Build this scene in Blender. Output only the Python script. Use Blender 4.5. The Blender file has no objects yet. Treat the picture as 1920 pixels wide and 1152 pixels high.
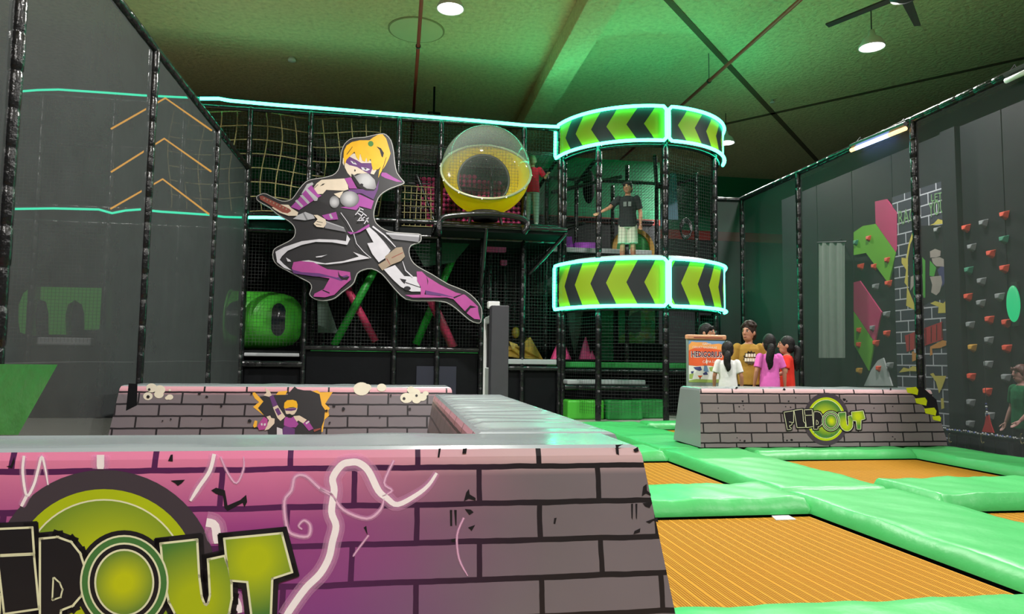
import bpy, bmesh, math, random
from mathutils import Vector, Matrix, geometry
random.seed(7)
S = bpy.context.scene
COL = S.collection
V = Vector
PI = math.pi

# ------------------------------------------------------------------ camera
FPX = 1330.0                       # focal length in pixels of the 1920 px wide frame
YAW, PITCH, ROLL, EYE = math.radians(9.2), math.radians(4.35), math.radians(0.7), 1.05
FWD = V((math.sin(YAW) * math.cos(PITCH), math.cos(YAW) * math.cos(PITCH), math.sin(PITCH)))
_r0 = V((math.cos(YAW), -math.sin(YAW), 0)); _u0 = _r0.cross(FWD)
RGT = _r0 * math.cos(ROLL) + _u0 * math.sin(ROLL)
UPV = _u0 * math.cos(ROLL) - _r0 * math.sin(ROLL)
CAM = V((0, 0, EYE))
cd = bpy.data.cameras.new('camera'); cam = bpy.data.objects.new('camera', cd); COL.objects.link(cam)
cd.sensor_width = 36; cd.lens = FPX / 1920 * 36; cd.clip_start = 0.05; cd.clip_end = 200
m = Matrix.Identity(4)
for i in range(3):
    m[i][0] = RGT[i]; m[i][1] = UPV[i]; m[i][2] = -FWD[i]; m[i][3] = CAM[i]
cam.matrix_world = m
S.camera = cam

# ------------------------------------------------------------------ world, exposure, lamps
w = bpy.data.worlds.new('world'); S.world = w; w.use_nodes = True
w.node_tree.nodes['Background'].inputs[0].default_value = (0.55, 0.6, 0.58, 1)
w.node_tree.nodes['Background'].inputs[1].default_value = 0.02
vs = S.view_settings
vs.view_transform = 'Standard'; vs.look = 'None'; vs.gamma = 1; vs.use_curve_mapping = False
vs.exposure = 0.0
LAMP_W = 470.0                     # watts of each hanging hall lamp
NEON = 19.0                         # emission of the green light tubes
LAMPS = [(x, y) for y in (-0.6, 5.4, 11.27, 17.05) for x in (-6.9, 0.74, 8.38) if (x, y) not in ((0.74, 17.05), (-6.9, 17.05))]
CEIL = 7.6
for (lx, ly) in LAMPS:
    ld = bpy.data.lights.new('lamp_light', 'AREA'); ld.shape = 'DISK'; ld.size = 0.34; ld.energy = LAMP_W
    ld.color = (1.0, 0.97, 0.93); ld.spread = math.radians(170)
    lo = bpy.data.objects.new('lamp_light', ld); COL.objects.link(lo); lo.location = (lx, ly, 6.78)

# ------------------------------------------------------------------ helpers
def ray(px, py): return FWD + RGT * ((px - 960) / FPX) - UPV * ((py - 576) / FPX)
def at(px, py, x=None, y=None, z=None):
    """point of the room seen at a pixel of the photograph, on the plane x=, y= or z="""
    d = ray(px, py)
    t = x / d.x if x is not None else (y / d.y if y is not None else (z - EYE) / d.z)
    return CAM + d * t
def onplane(px, py, P0, N, off=0.0):
    d = ray(px, py); t = ((P0 + N * off) - CAM).dot(N) / d.dot(N)
    return CAM + d * t
def lerp(a, b, t): return a + (b - a) * t

MATS = {}
def rgb(r, g, b):
    f = lambda c: ((c / 255) / 12.92 if c / 255 <= 0.04045 else ((c / 255 + 0.055) / 1.055) ** 2.4)
    return (f(r), f(g), f(b), 1)
class NT:
    def __init__(s, name):
        s.m = bpy.data.materials.new(name); s.m.use_nodes = True; s.t = s.m.node_tree
        s.n = s.t.nodes; s.l = s.t.links; s.b = s.n['Principled BSDF']; s.out = s.n['Material Output']
        MATS[name] = s.m
    def node(s, t, **k):
        n = s.n.new(t)
        for a, v in k.items(): setattr(n, a, v)
        return n
    def link(s, a, b): s.l.new(a, b)
    def math(s, op, a, b=None, c=None):
        n = s.node('ShaderNodeMath', operation=op)
        for i, v in enumerate((a, b, c)):
            if v is None: continue
            if hasattr(v, 'is_output'): s.link(v, n.inputs[i])
            else: n.inputs[i].default_value = v
        return n.outputs[0]
    def mix(s, f, a, b):
        n = s.node('ShaderNodeMix', data_type='RGBA')
        for i, v in ((0, f), (6, a), (7, b)):
            if hasattr(v, 'is_output'): s.link(v, n.inputs[i])
            else: n.inputs[i].default_value = v
        return n.outputs[2]
    def coord(s, kind='Object'): return s.node('ShaderNodeTexCoord').outputs[kind]
    def noise(s, scale, detail=3, vec=None):
        n = s.node('ShaderNodeTexNoise'); n.inputs['Scale'].default_value = scale; n.inputs['Detail'].default_value = detail
        s.link(vec if vec is not None else s.coord(), n.inputs['Vector'])
        return n.outputs['Fac']
    def bump(s, h, strength=0.3, dist=0.02):
        n = s.node('ShaderNodeBump'); n.inputs['Strength'].default_value = strength; n.inputs['Distance'].default_value = dist
        s.link(h, n.inputs['Height']); s.link(n.outputs[0], s.b.inputs['Normal'])
def mat(name, col, rough=0.6, var=0.12, nscale=8, bump=0.0, bscale=30, metal=0.0, spec=0.5, bdist=0.02):
    if name in MATS: return MATS[name]
    t = NT(name)
    c = t.mix(t.noise(nscale), tuple(x * (1 - var) for x in col[:3]) + (1,), tuple(min(1, x * (1 + var)) for x in col[:3]) + (1,))
    t.link(c, t.b.inputs['Base Color'])
    t.b.inputs['Roughness'].default_value = rough; t.b.inputs['Metallic'].default_value = metal
    t.b.inputs['Specular IOR Level'].default_value = spec
    if bump: t.bump(t.noise(bscale, 4), bump, bdist)
    return t.m
def emit(name, col, strength):
    if name in MATS: return MATS[name]
    t = NT(name)
    t.b.inputs['Base Color'].default_value = (0.02, 0.02, 0.02, 1)
    t.b.inputs['Emission Color'].default_value = col; t.b.inputs['Emission Strength'].default_value = strength
    return t.m

class MB:
    """collects geometry in room coordinates and links it as one mesh object"""
    def __init__(s): s.v = []; s.f = []; s.fm = []; s.mats = []; s.uv = {}
    def mi(s, m):
        if m not in s.mats: s.mats.append(m)
        return s.mats.index(m)
    def add(s, vs, fs, m):
        o = len(s.v); s.v += [tuple(x) for x in vs]; k = s.mi(m)
        for f in fs: s.f.append(tuple(i + o for i in f)); s.fm.append(k)
        return s
    def box(s, a, b, m):
        x0, y0, z0 = a; x1, y1, z1 = b
        vs = [(x0, y0, z0), (x1, y0, z0), (x1, y1, z0), (x0, y1, z0), (x0, y0, z1), (x1, y0, z1), (x1, y1, z1), (x0, y1, z1)]
        return s.add(vs, [(0, 3, 2, 1), (4, 5, 6, 7), (0, 1, 5, 4), (1, 2, 6, 5), (2, 3, 7, 6), (3, 0, 4, 7)], m)
    def hexa(s, lo, hi, m):
        """solid between two quads (each four points, counter-clockwise from above)"""
        return s.add(list(lo) + list(hi), [(0, 3, 2, 1), (4, 5, 6, 7), (0, 1, 5, 4), (1, 2, 6, 5), (2, 3, 7, 6), (3, 0, 4, 7)], m)
    def tube(s, pts, r, m, n=8, closed=False, cap=True):
        pts = [V(p) for p in pts]; N = len(pts)
        R = r if isinstance(r, (list, tuple)) else [r] * N
        vs, fs = [], []; up = None
        for i, p in enumerate(pts):
            if closed: d = pts[(i + 1) % N] - pts[i - 1]
            else: d = pts[min(i + 1, N - 1)] - pts[max(i - 1, 0)]
            if d.length < 1e-9: d = V((0, 0, 1))
            d.normalize()
            if up is None: up = V((0, 0, 1)) if abs(d.z) < 0.9 else V((1, 0, 0))
            a = (up - d * up.dot(d))
            if a.length < 1e-6: a = d.orthogonal()
            a.normalize(); b = d.cross(a); up = a
            for k in range(n):
                t = 2 * PI * k / n
                vs.append(p + (a * math.cos(t) + b * math.sin(t)) * R[i])
        for i in range(N if closed else N - 1):
            j = (i + 1) % N
            for k in range(n):
                l = (k + 1) % n
                fs.append((i * n + k, i * n + l, j * n + l, j * n + k))
        if cap and not closed:
            fs.append(tuple(range(n - 1, -1, -1))); fs.append(tuple(range((N - 1) * n, N * n)))
        return s.add(vs, fs, m)
    def lathe(s, prof, c, m, n=24, axis='z'):
        """profile of (radius, height) turned about an axis through c"""
        vs, fs = [], []; c = V(c)
        for r, h in prof:
            for k in range(n):
                t = 2 * PI * k / n; x, y = r * math.cos(t), r * math.sin(t)
                vs.append(c + (V((x, y, h)) if axis == 'z' else V((h, x, y)) if axis == 'x' else V((y, h, x))))
        for i in range(len(prof) - 1):
            for k in range(n):
                l = (k + 1) % n; fs.append((i * n + k, i * n + l, (i + 1) * n + l, (i + 1) * n + k))
        fs.append(tuple(range(n - 1, -1, -1))); fs.append(tuple(range((len(prof) - 1) * n, len(prof) * n)))
        return s.add(vs, fs, m)
    def ball(s, c, r, m, n=16, k=10, rot=None):
        c = V(c); r = V(r) if hasattr(r, '__len__') else V((r, r, r)); vs, fs = [], []
        for i in range(1, k):
            a = PI * i / k
            for j in range(n):
                b = 2 * PI * j / n
                p = V((r.x * math.sin(a) * math.cos(b), r.y * math.sin(a) * math.sin(b), r.z * math.cos(a)))
                if rot is not None: p = rot @ p
                vs.append(c + p)
        top = V((0, 0, r.z)); bot = V((0, 0, -r.z))
        if rot is not None: top = rot @ top; bot = rot @ bot
        vs += [c + top, c + bot]; T = len(vs) - 2
        for i in range(k - 2):
            for j in range(n):
                l = (j + 1) % n; fs.append((i * n + j, (i + 1) * n + j, (i + 1) * n + l, i * n + l))
        for j in range(n):
            l = (j + 1) % n; fs.append((T, j, l)); fs.append((T + 1, (k - 2) * n + l, (k - 2) * n + j))
        return s.add(vs, fs, m)
    def poly(s, pts, m):
        """flat polygon of any outline"""
        pts = [V(p) for p in pts]
        tri = geometry.tessellate_polygon([pts])
        return s.add(pts, tri, m)
    def slab(s, pts, d, m, mside=None):
        """outline given thickness along vector d"""
        pts = [V(p) for p in pts]; n = len(pts); tri = geometry.tessellate_polygon([pts])
        s.add(pts, tri, m); q = [p + V(d) for p in pts]
        s.add(q, [tuple(reversed(t)) for t in tri], mside or m)
        s.add(pts + q, [(i, (i + 1) % n, n + (i + 1) % n, n + i) for i in range(n)], mside or m)
        return s
    def mesh(s, origin=V((0, 0, 0)), smooth=False):
        me = bpy.data.meshes.new('mesh'); o = V(origin)
        me.from_pydata([V(v) - o for v in s.v], [], s.f)
        for m in s.mats: me.materials.append(m)
        me.polygons.foreach_set('material_index', s.fm)
        if smooth: me.polygons.foreach_set('use_smooth', [True] * len(me.polygons))
        if s.uv:
            ul = me.uv_layers.new(name='UVMap')
            for lp in me.loops: ul.data[lp.index].uv = s.uv.get(lp.vertex_index, (0, 0))
        me.update(); return me
    def build(s, name, parent=None, smooth=False, bevel=0.0, auto=True):
        if parent is not None: org = worldloc(parent)
        else:
            xs = [v[0] for v in s.v]; ys = [v[1] for v in s.v]; zs = [v[2] for v in s.v]
            org = V(((min(xs) + max(xs)) / 2, (min(ys) + max(ys)) / 2, min(zs)))
        ob = bpy.data.objects.new(name, s.mesh(org, smooth)); COL.objects.link(ob)
        if parent is not None: ob.parent = parent
        else: ob.location = org
        if bevel:
            b = ob.modifiers.new('bevel', 'BEVEL'); b.width = bevel; b.segments = 3; b.limit_method = 'ANGLE'
            b.harden_normals = False
        if smooth and bevel: pass
        return ob
def worldloc(o):
    l = V(o.location)
    while o.parent is not None: o = o.parent; l += V(o.location)
    return l
def thing(name, label, cat, loc=(0, 0, 0), group=None):
    o = bpy.data.objects.new(name, None); COL.objects.link(o); o.location = loc; o.empty_display_size = 0.1
    return tag(o, label, cat, group)
def tag(o, label, cat, group=None):
    o['label'] = label; o['category'] = cat
    if group: o['group'] = group
    return o
def struct(o): o['kind'] = 'structure'; return o
def ribbon(mb, pts, wd, m, mp):
    """a stroke of a printed drawing: pts in drawing units, wd width (or list), mp maps a drawing point to the room"""
    P = [V((p[0], p[1])) for p in pts]; n = len(P)
    W = wd if isinstance(wd, (list, tuple)) else [wd] * n
    L, R_ = [], []
    for i in range(n):
        d = P[min(i + 1, n - 1)] - P[max(i - 1, 0)]
        if d.length < 1e-6: d = V((1, 0))
        d.normalize(); nn = V((-d.y, d.x)) * (W[i] / 2)
        L.append(mp(*(P[i] + nn))); R_.append(mp(*(P[i] - nn)))
    vs = L + R_
    mb.add(vs, [(i, i + 1, n + i + 1, n + i) for i in range(n - 1)], m)
def outline(mb, pts, wd, m, mp):
    """closed stroke with square-ish joins"""
    n = len(pts)
    for i in range(n):
        a = V(pts[i]); b = V(pts[(i + 1) % n]); d = (b - a)
        if d.length < 1e-6: continue
        d.normalize(); a2 = a - d * wd * 0.42; b2 = b + d * wd * 0.42
        ribbon(mb, [a2, b2], wd, m, mp)
def ell(cx, cy, rx, ry, n=40, a0=0, a1=2 * PI):
    return [(cx + rx * math.cos(a0 + (a1 - a0) * i / n), cy + ry * math.sin(a0 + (a1 - a0) * i / n)) for i in range(n)]
def smoothline(pts, k=4):
    """Catmull-Rom through the points"""
    P = [V(p) for p in pts]; out = []
    for i in range(len(P) - 1):
        p0 = P[max(i - 1, 0)]; p1 = P[i]; p2 = P[i + 1]; p3 = P[min(i + 2, len(P) - 1)]
        for j in range(k):
            t = j / k
            out.append(0.5 * ((2 * p1) + (p2 - p0) * t + (2 * p0 - 5 * p1 + 4 * p2 - p3) * t * t + (3 * p1 - p0 - 3 * p2 + p3) * t ** 3))
    out.append(P[-1]); return out
def textmesh(mb, txt, size, mp, m, bold=0.0, xs=1.0):
    """lettering as flat mesh; mp maps text units (x right, y up) to the room"""
    cu = bpy.data.curves.new('t', 'FONT'); cu.body = txt; cu.size = size; cu.offset = bold; cu.resolution_u = 2
    ob = bpy.data.objects.new('t', cu); COL.objects.link(ob)
    dg = bpy.context.evaluated_depsgraph_get(); ev = ob.evaluated_get(dg); me = ev.to_mesh()
    mb.add([mp(v.co.x * xs, v.co.y) for v in me.vertices], [tuple(p.vertices) for p in me.polygons], m)
    ev.to_mesh_clear(); bpy.data.objects.remove(ob); bpy.data.curves.remove(cu)

# ------------------------------------------------------------------ materials
VINYL = mat('black_vinyl', (0.006, 0.006, 0.007, 1), 0.24, 0.3, 20, 0.4, 18, bdist=0.02)
BLACK = mat('black_board', (0.0035, 0.004, 0.0052, 1), 0.6, 0.25, 3, 0.1, 12, spec=0.12)
DARKMETAL = mat('dark_metal', (0.03, 0.03, 0.032, 1), 0.4, 0.2, 10)
STRAND = mat('net_strand', (0.012, 0.012, 0.012, 1), 0.7)
ROPE = mat('olive_rope', rgb(176, 164, 112), 0.8, 0.2, 40, 0.4, 120)
GREYVINYL = mat('grey_vinyl', rgb(128, 136, 138), 0.2, 0.06, 2, 0.12, 2.2, bdist=0.04)
GREYEDGE = mat('grey_edge', rgb(150, 152, 155), 0.5, 0.1, 12)
GREENPAD = mat('green_pad_vinyl', rgb(62, 166, 88), 0.38, 0.1, 3, 0.22, 7, bdist=0.03)
GREENPLAY = mat('green_plastic', rgb(70, 170, 50), 0.35, 0.1, 5)
GREENDARK = mat('green_foam', rgb(30, 130, 55), 0.55, 0.15, 6, 0.2, 20)
PINK = mat('pink_foam', rgb(222, 66, 128), 0.5, 0.12, 10)
MAGENTA = mat('purple_foam', rgb(150, 50, 175), 0.5, 0.12, 10)
NEONM = emit('neon_tube_green', (0.033, 1.0, 0.50, 1), NEON); NEONL = emit('neon_line_green', (0.06, 1.0, 0.52, 1), NEON * 0.55)
ORANGELED = emit('led_orange', (1.0, 0.45, 0.03, 1), 3.0)
LAMPGLOW = emit('lamp_glow', (1.0, 0.97, 0.92, 1), 12.0)
REDPIPE = mat('red_pipe_paint', rgb(188, 52, 46), 0.4, 0.15, 6)
WHITEP = mat('white_plastic', rgb(225, 228, 225), 0.5, 0.05, 6)

# net seen as a fine woven screen
def screen_mat(name, col, cover):
    t = NT(name)
    n = t.noise(3.0, 4)
    c = t.mix(n, tuple(x * 0.8 for x in col[:3]) + (1,), tuple(x * 1.2 for x in col[:3]) + (1,))
    t.link(c, t.b.inputs['Base Color']); t.b.inputs['Roughness'].default_value = 0.75
    t.b.inputs['Specular IOR Level'].default_value = 0.25
    tr = t.node('ShaderNodeBsdfTransparent'); mx = t.node('ShaderNodeMixShader'); mx.inputs[0].default_value = cover
    t.link(tr.outputs[0], mx.inputs[1]); t.link(t.b.outputs[0], mx.inputs[2]); t.link(mx.outputs[0], t.out.inputs['Surface'])
    t.bump(t.noise(1.6, 3), 0.25, 0.08)
    return t.m
SCREENR = screen_mat('fine_mesh_screen_open', (0.044, 0.048, 0.048, 1), 0.62)
SCREEN = screen_mat('fine_mesh_screen', (0.034, 0.038, 0.039, 1), 0.82)

# ================================================================== THE SETTING
# floor: the raised court deck and the lower floor of the climbing hall
FLOORM = mat('grey_floor', rgb(142, 142, 134), 0.55, 0.1, 3, 0.05, 60)
LOWFLOOR = mat('dark_floor', rgb(45, 46, 48), 0.6, 0.15, 3)
struct(MB().box((-9.5, -6, -0.6), (7.35, 23, -0.14), FLOORM).build('floor'))
struct(MB().box((7.35, -6, -0.8), (14, 23, -0.62), LOWFLOOR).build('floor_lower'))
t = NT('ceiling_concrete')
n1 = t.noise(0.35, 4); n2 = t.noise(11, 7)
c = t.mix(n1, rgb(222, 212, 160), rgb(236, 228, 180)); c2 = t.mix(t.math('MULTIPLY', t.math('POWER', n2, 2.0), 0.75), c, rgb(130, 122, 94))  # olive-yellow tint of the hall light put into the concrete colour
t.link(c2, t.b.inputs['Base Color']); t.b.inputs['Roughness'].default_value = 0.85; t.bump(n2, 1.0, 0.06)
CEILM = t.m
WALLM = mat('dark_green_wall', rgb(74, 82, 78), 0.8, 0.1, 2, 0.1, 10)
WALLD = mat('dark_lower_wall', rgb(36, 40, 42), 0.7, 0.15, 2)
REDSTR = mat('red_stripe', rgb(150, 50, 45), 0.6)
ceil = struct(MB().box((-9.7, -6.2, CEIL), (14.2, 23.2, CEIL + 0.2), CEILM).build('ceiling'))
BACKW = mat('green_lit_wall', rgb(40, 132, 92), 0.8, 0.1, 2)  # green neon glow put into the back wall colour
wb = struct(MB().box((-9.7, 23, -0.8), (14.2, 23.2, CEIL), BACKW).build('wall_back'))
MB().box((-9.5, 22.94, -0.14), (13.9, 23.0, 5.3), WALLD).build('lower_cladding', wb)
MB().box((-9.5, 22.9, 5.3), (13.9, 23.0, 5.62), REDSTR).build('stripe', wb)
struct(MB().box((-9.7, -6.2, -0.8), (-9.5, 23, CEIL), WALLM).build('wall_left'))
struct(MB().box((14, -6.2, -0.8), (14.2, 23, CEIL), WALLM).build('wall_right'))
struct(MB().box((-9.5, -6.2, -0.8), (14, -6.0, CEIL), WALLM).build('wall_front'))
struct(MB().box((3.08, -6, 7.2), (3.66, 23, CEIL), CEILM).build('ceiling_beam', bevel=0.02))
JOINT = mat('ceiling_joint', rgb(96, 84, 62), 0.9, 0.2, 20, 0.4, 30)
def strip(a, b, wd, z, name):
    a = V(a); b = V(b); d = (b - a).normalized(); nn = V((-d.y, d.x)) * wd / 2
    mb = MB()
    q = [a + nn, a - nn, b - nn, b + nn]
    mb.hexa([(p.x, p.y, z - 0.012) for p in (q[0], q[1], q[2], q[3])], [(p.x, p.y, z) for p in q], JOINT)
    return mb.build(name, ceil)
strip((4.0, 11.05), (13.9, 21.25), 0.13, CEIL, 'joint')
strip((8.0, 18.7), (13.9, 11.6), 0.13, CEIL, 'joint')
PATCH = mat('ceiling_patch', rgb(206, 200, 158), 0.9, 0.05, 3)
mbp = MB(); mbp.lathe([(0.56, 0), (0.56, 0.012)], (0.24, 13.8, CEIL - 0.012), mat('patch_edge', rgb(150, 142, 104), 0.9, 0.3, 30), 40).build('patch_ring', ceil)
MB().lathe([(0.525, 0), (0.525, 0.006)], (0.24, 13.8, CEIL - 0.018), PATCH, 40).build('patch', ceil)

# ================================================================== CEILING THINGS
def lamp(x, y, label):
    o = thing('hall_lamp', label, 'lamp', (x, y, 6.75), 'hanging hall lamps')
    MB().tube([(x, y, 7.1), (x, y, CEIL)], 0.012, DARKMETAL, 6).build('cord', o)
    MB().lathe([(0.05, 7.12), (0.07, 7.02), (0.16, 6.95), (0.22, 6.84), (0.23, 6.80), (0.215, 6.80), (0.2, 6.85), (0.05, 6.98)], (x, y, 0), WHITEP, 24).build('shade', o, True)
    MB().lathe([(0.17, 6.80), (0.19, 6.83), (0.16, 6.87)], (x, y, 0), LAMPGLOW, 24).build('bulb', o, True)
names = {(0.74, 11.27): 'white hanging hall lamp at the top edge near the red vertical pipe', (8.38, 11.27): 'white hanging hall lamp just below the ceiling fan',
         (8.38, 17.05): 'white hanging hall lamp beside the upper chevron ring'}
for (lx, ly) in LAMPS: lamp(lx, ly, names.get((lx, ly), 'white hanging hall lamp above %s, %s' % ({-6.9: 'the left screen wall', 0.74: 'the middle of the hall', 8.38: 'the right screen wall'}[lx], {-0.6: 'behind the viewer', 5.4: 'over the near court', 11.27: 'over the far court', 17.05: 'over the play structure'}[ly])))
def pipe(x, y0, y1, z, label, hang):
    o = thing('sprinkler_pipe', label, 'pipe', (x, y0, z), 'red sprinkler pipes')
    MB().tube([(x, y0, z), (x, y1, z)], 0.035, REDPIPE, 10).build('tube', o, True)
    for hy in hang:
        MB().tube([(x, hy, z), (x, hy, CEIL)], 0.008, DARKMETAL, 5).build('hanger', o)
        MB().tube([(x, hy - 0.02, z), (x, hy + 0.02, z)], 0.05, DARKMETAL, 10).build('clamp', o)
pipe(0.27, -6, 20.5, 7.0, 'red pipe running over the caped ninja sign and the yellow pod', (2, 7, 13.2, 18))
pipe(6.38, -6, 20.5, 7.0, 'red pipe running over the upper chevron ring', (2, 7, 13.73, 18))
o = thing('smoke_detector', 'small white smoke detector on the ceiling above the left net', 'detector', (-2.4, 15.6, CEIL - 0.1))
MB().lathe([(0.07, -0.02), (0.085, -0.06), (0.085, -0.09), (0.04, -0.1)], (-2.4, 15.6, CEIL), WHITEP, 20).build('body', o, True)
MB().lathe([(0.055, 0.0), (0.055, -0.03)], (-2.4, 15.6, CEIL), WHITEP, 20).build('base', o, True)
o = thing('fire_sprinkler', 'tiny ceiling fire sprinkler where the dark ceiling joints cross', 'sprinkler', (9.05, 15.9, CEIL - 0.12))
MB().lathe([(0.03, 0), (0.03, -0.06), (0.06, -0.07), (0.06, -0.08)], (9.05, 15.9, CEIL), WHITEP, 14).build('body', o, True)
# speaker / projector on the ceiling
o = thing('ceiling_projector', 'small black projector on a ceiling bracket above the green neon line', 'projector', (0.75, 16.7, 6.8))
MB().box((0.6, 16.55, 6.82), (0.9, 16.85, 6.94), BLACK).build('body', o, bevel=0.02)
MB().tube([(0.75, 16.7, 6.94), (0.75, 16.7, CEIL)], 0.025, BLACK, 8).build('bracket', o)
MB().lathe([(0.04, -0.05), (0.045, 0.0), (0.03, 0.0)], (0.68, 16.55, 6.88), DARKMETAL, 14, 'y').build('lens', o, True)
# ceiling fan
FX, FY, FZ = 7.14, 8.88, 6.42
o = thing('ceiling_fan', 'large dark ceiling fan with long blades at the top right', 'fan', (FX, FY, FZ))
FANM = mat('fan_paint', rgb(58, 62, 64), 0.45)
MB().lathe([(0.05, 0.25), (0.16, 0.2), (0.2, 0.05), (0.18, -0.06), (0.06, -0.1)], (FX, FY, FZ), FANM, 24).build('hub', o, True)
MB().tube([(FX, FY, FZ + 0.2), (FX, FY, CEIL)], 0.04, FANM, 10).build('rod', o, True)
for k in range(5):
    a = math.radians(115 - 72 * k)
    d = V((math.cos(a), math.sin(a), 0)); nn = V((-d.y, d.x, 0)); c0 = V((FX, FY, FZ))
    p = [c0 + d * 0.15 - nn * 0.07, c0 + d * 0.15 + nn * 0.07, c0 + d * 1.2 + nn * 0.045 + V((0, 0, 0.02)), c0 + d * 1.2 - nn * 0.045]
    MB().hexa([q - V((0, 0, 0.012)) for q in (p[0], p[3], p[2], p[1])], [q + V((0, 0, 0.012)) for q in (p[0], p[3], p[2], p[1])], FANM).build('blade', o)

# ================================================================== PADDED FRAMES AND NETS
def padded(mb, a, b, r=0.062, seg=0.31, m=VINYL, n=12):
    """steel tube in foam sleeves: a row of slightly swollen sleeves pinched by tape at the joints"""
    a = V(a); b = V(b); L = (b - a).length; k = max(1, round(L / seg)); pts, R = [], []
    for i in range(k):
        j = 1 + random.uniform(-0.05, 0.05)
        for u, q in ((0.0, 0.86), (0.05, 0.97), (0.3, 1.0), (0.7, 1.0), (0.95, 0.97)):
            pts.append(a.lerp(b, (i + u) / k)); R.append(r * q * (j if 0 < u else 1))
    pts.append(b); R.append(r * 0.86)
    mb.tube(pts, R, m, n)
def post(parent, a, b, r=0.062, name='post'):
    mb = MB(); padded(mb, a, b, r); return mb.build(name, parent, True)
def netmesh(mb, O, U, W, cell=0.06, r=0.0028, m=STRAND, jitter=0.0):
    """strands along both directions of the parallelogram O, O+U, O+U+W, O+W"""
    O = V(O); U = V(U); W = V(W)
    for A, B in ((U, W), (W, U)):
        k = int(A.length / cell)
        for i in range(1, k):
            p = O + A * (i / k)
            mb.tube([p, p + B], r, m, 3, cap=False)
def netpanel(parent, O, U, W, cell=0.06, r=0.0028, name='net_panel', m=STRAND):
    mb = MB(); netmesh(mb, O, U, W, cell, r, m); ob = mb.build(name, parent); ob['kind'] = 'stuff'; return ob

# ---- left screen wall
LX, LZ = -3.0, 4.8
e = thing('screen_wall', 'tall grey mesh screen wall on black padded posts at the left', 'net wall', (LX, 5, -0.14))
ly = [2.9, 5.95, 9.0, 12.08, 14.45]
for y in ly: post(e, (LX, y, -0.12), (LX, y, LZ))
mb = MB(); padded(mb, (LX, 1.0, LZ), (LX, ly[-1] + 0.05, LZ), 0.06); mb.build('top_rail', e, True)
for i in range(len(ly)):
    y0 = ly[i - 1] if i else 1.0
    y1 = ly[i]; mb = MB(); nx, nz = 10, 16; vsx = []
    for a in range(nx + 1):
        for b in range(nz + 1):
            u, q = a / nx, b / nz
            vsx.append((LX + 0.03 * math.sin(PI * u) * math.sin(PI * q) * random.uniform(0.6, 1.2), lerp(y0, y1, u), lerp(-0.1, LZ, q)))
    mb.add(vsx, [(a * (nz + 1) + b, (a + 1) * (nz + 1) + b, (a + 1) * (nz + 1) + b + 1, a * (nz + 1) + b + 1) for a in range(nx) for b in range(nz)], SCREEN)
    mb.build('screen_panel', e, True)
    MB().tube([(LX - 0.01, y0 + 0.1, 0.98), (LX - 0.012, (y0 + y1) / 2, 0.99), (LX - 0.01, y1 - 0.1, 0.98)], 0.006, GREYEDGE, 5).build('seam_cord', e)
# ---- right screen wall
RX, RZ = 7.85, 4.87
e = thing('screen_wall', 'tall grey mesh screen wall in front of the climbing wall at the right', 'net wall', (RX, 5, -0.62))
ry = [3.2, 6.5, 9.65, 12.85, 15.2]
for y in ry: post(e, (RX, y, -0.6), (RX, y, RZ))
mb = MB(); padded(mb, (RX, 1.0, RZ), (RX, ry[-1] + 0.05, RZ), 0.06); mb.build('top_rail', e, True)
mb = MB(); padded(mb, (RX, ry[-1], RZ - 0.02), (7.1, 15.25, RZ - 0.02), 0.05); mb.build('return_rail', e, True)
post(e, (7.15, 15.25, -0.1), (7.15, 15.25, RZ))
for i in range(len(ry)):
    y0 = ry[i - 1] if i else 1.0
    y1 = ry[i]; mb = MB(); nx, nz = 10, 16; vsx = []
    for a in range(nx + 1):
        for b in range(nz + 1):
            u, q = a / nx, b / nz
            vsx.append((RX + 0.03 * math.sin(PI * u) * math.sin(PI * q) * random.uniform(0.6, 1.2), lerp(y0, y1, u), lerp(-0.58, RZ, q)))
    mb.add(vsx, [(a * (nz + 1) + b, (a + 1) * (nz + 1) + b, (a + 1) * (nz + 1) + b + 1, a * (nz + 1) + b + 1) for a in range(nx) for b in range(nz)], SCREENR)
    mb.build('screen_panel', e, True)
MB().add([(RX, 15.2, -0.1), (7.15, 15.25, -0.1), (7.15, 15.25, RZ), (RX, 15.2, RZ)], [(0, 1, 2, 3)], SCREENR).build('screen_panel', e)

# ================================================================== LARGE FOAM BOXES
def brick_nodes(t, ax, top, shift=0.0):
    """printed brick wall in metres: ax is the object axis the rows run along, top the height of the upper edge"""
    sp = t.node('ShaderNodeSeparateXYZ'); t.link(t.coord(), sp.inputs[0])
    cb = t.node('ShaderNodeCombineXYZ')
    wob = t.math('MULTIPLY', t.math('SUBTRACT', t.noise(6.0, 3), 0.5), 0.012)
    t.link(t.math('ADD', t.math('ADD', sp.outputs[ax], wob), 20.4 + shift), cb.inputs[0])
    t.link(t.math('ADD', t.math('ADD', sp.outputs['Z'], wob), 12.2 - (top - 0.07)), cb.inputs[1])
    br = t.node('ShaderNodeTexBrick'); t.link(cb.outputs[0], br.inputs['Vector'])
    br.inputs['Scale'].default_value = 1; br.inputs['Mortar Size'].default_value = 0.0095; br.inputs['Mortar Smooth'].default_value = 0.05
    br.inputs['Brick Width'].default_value = 0.425; br.inputs['Row Height'].default_value = 0.122
    br.inputs['Color1'].default_value = (1, 1, 1, 1); br.inputs['Color2'].default_value = (0.9, 0.9, 0.9, 1)
    return sp, br
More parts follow.
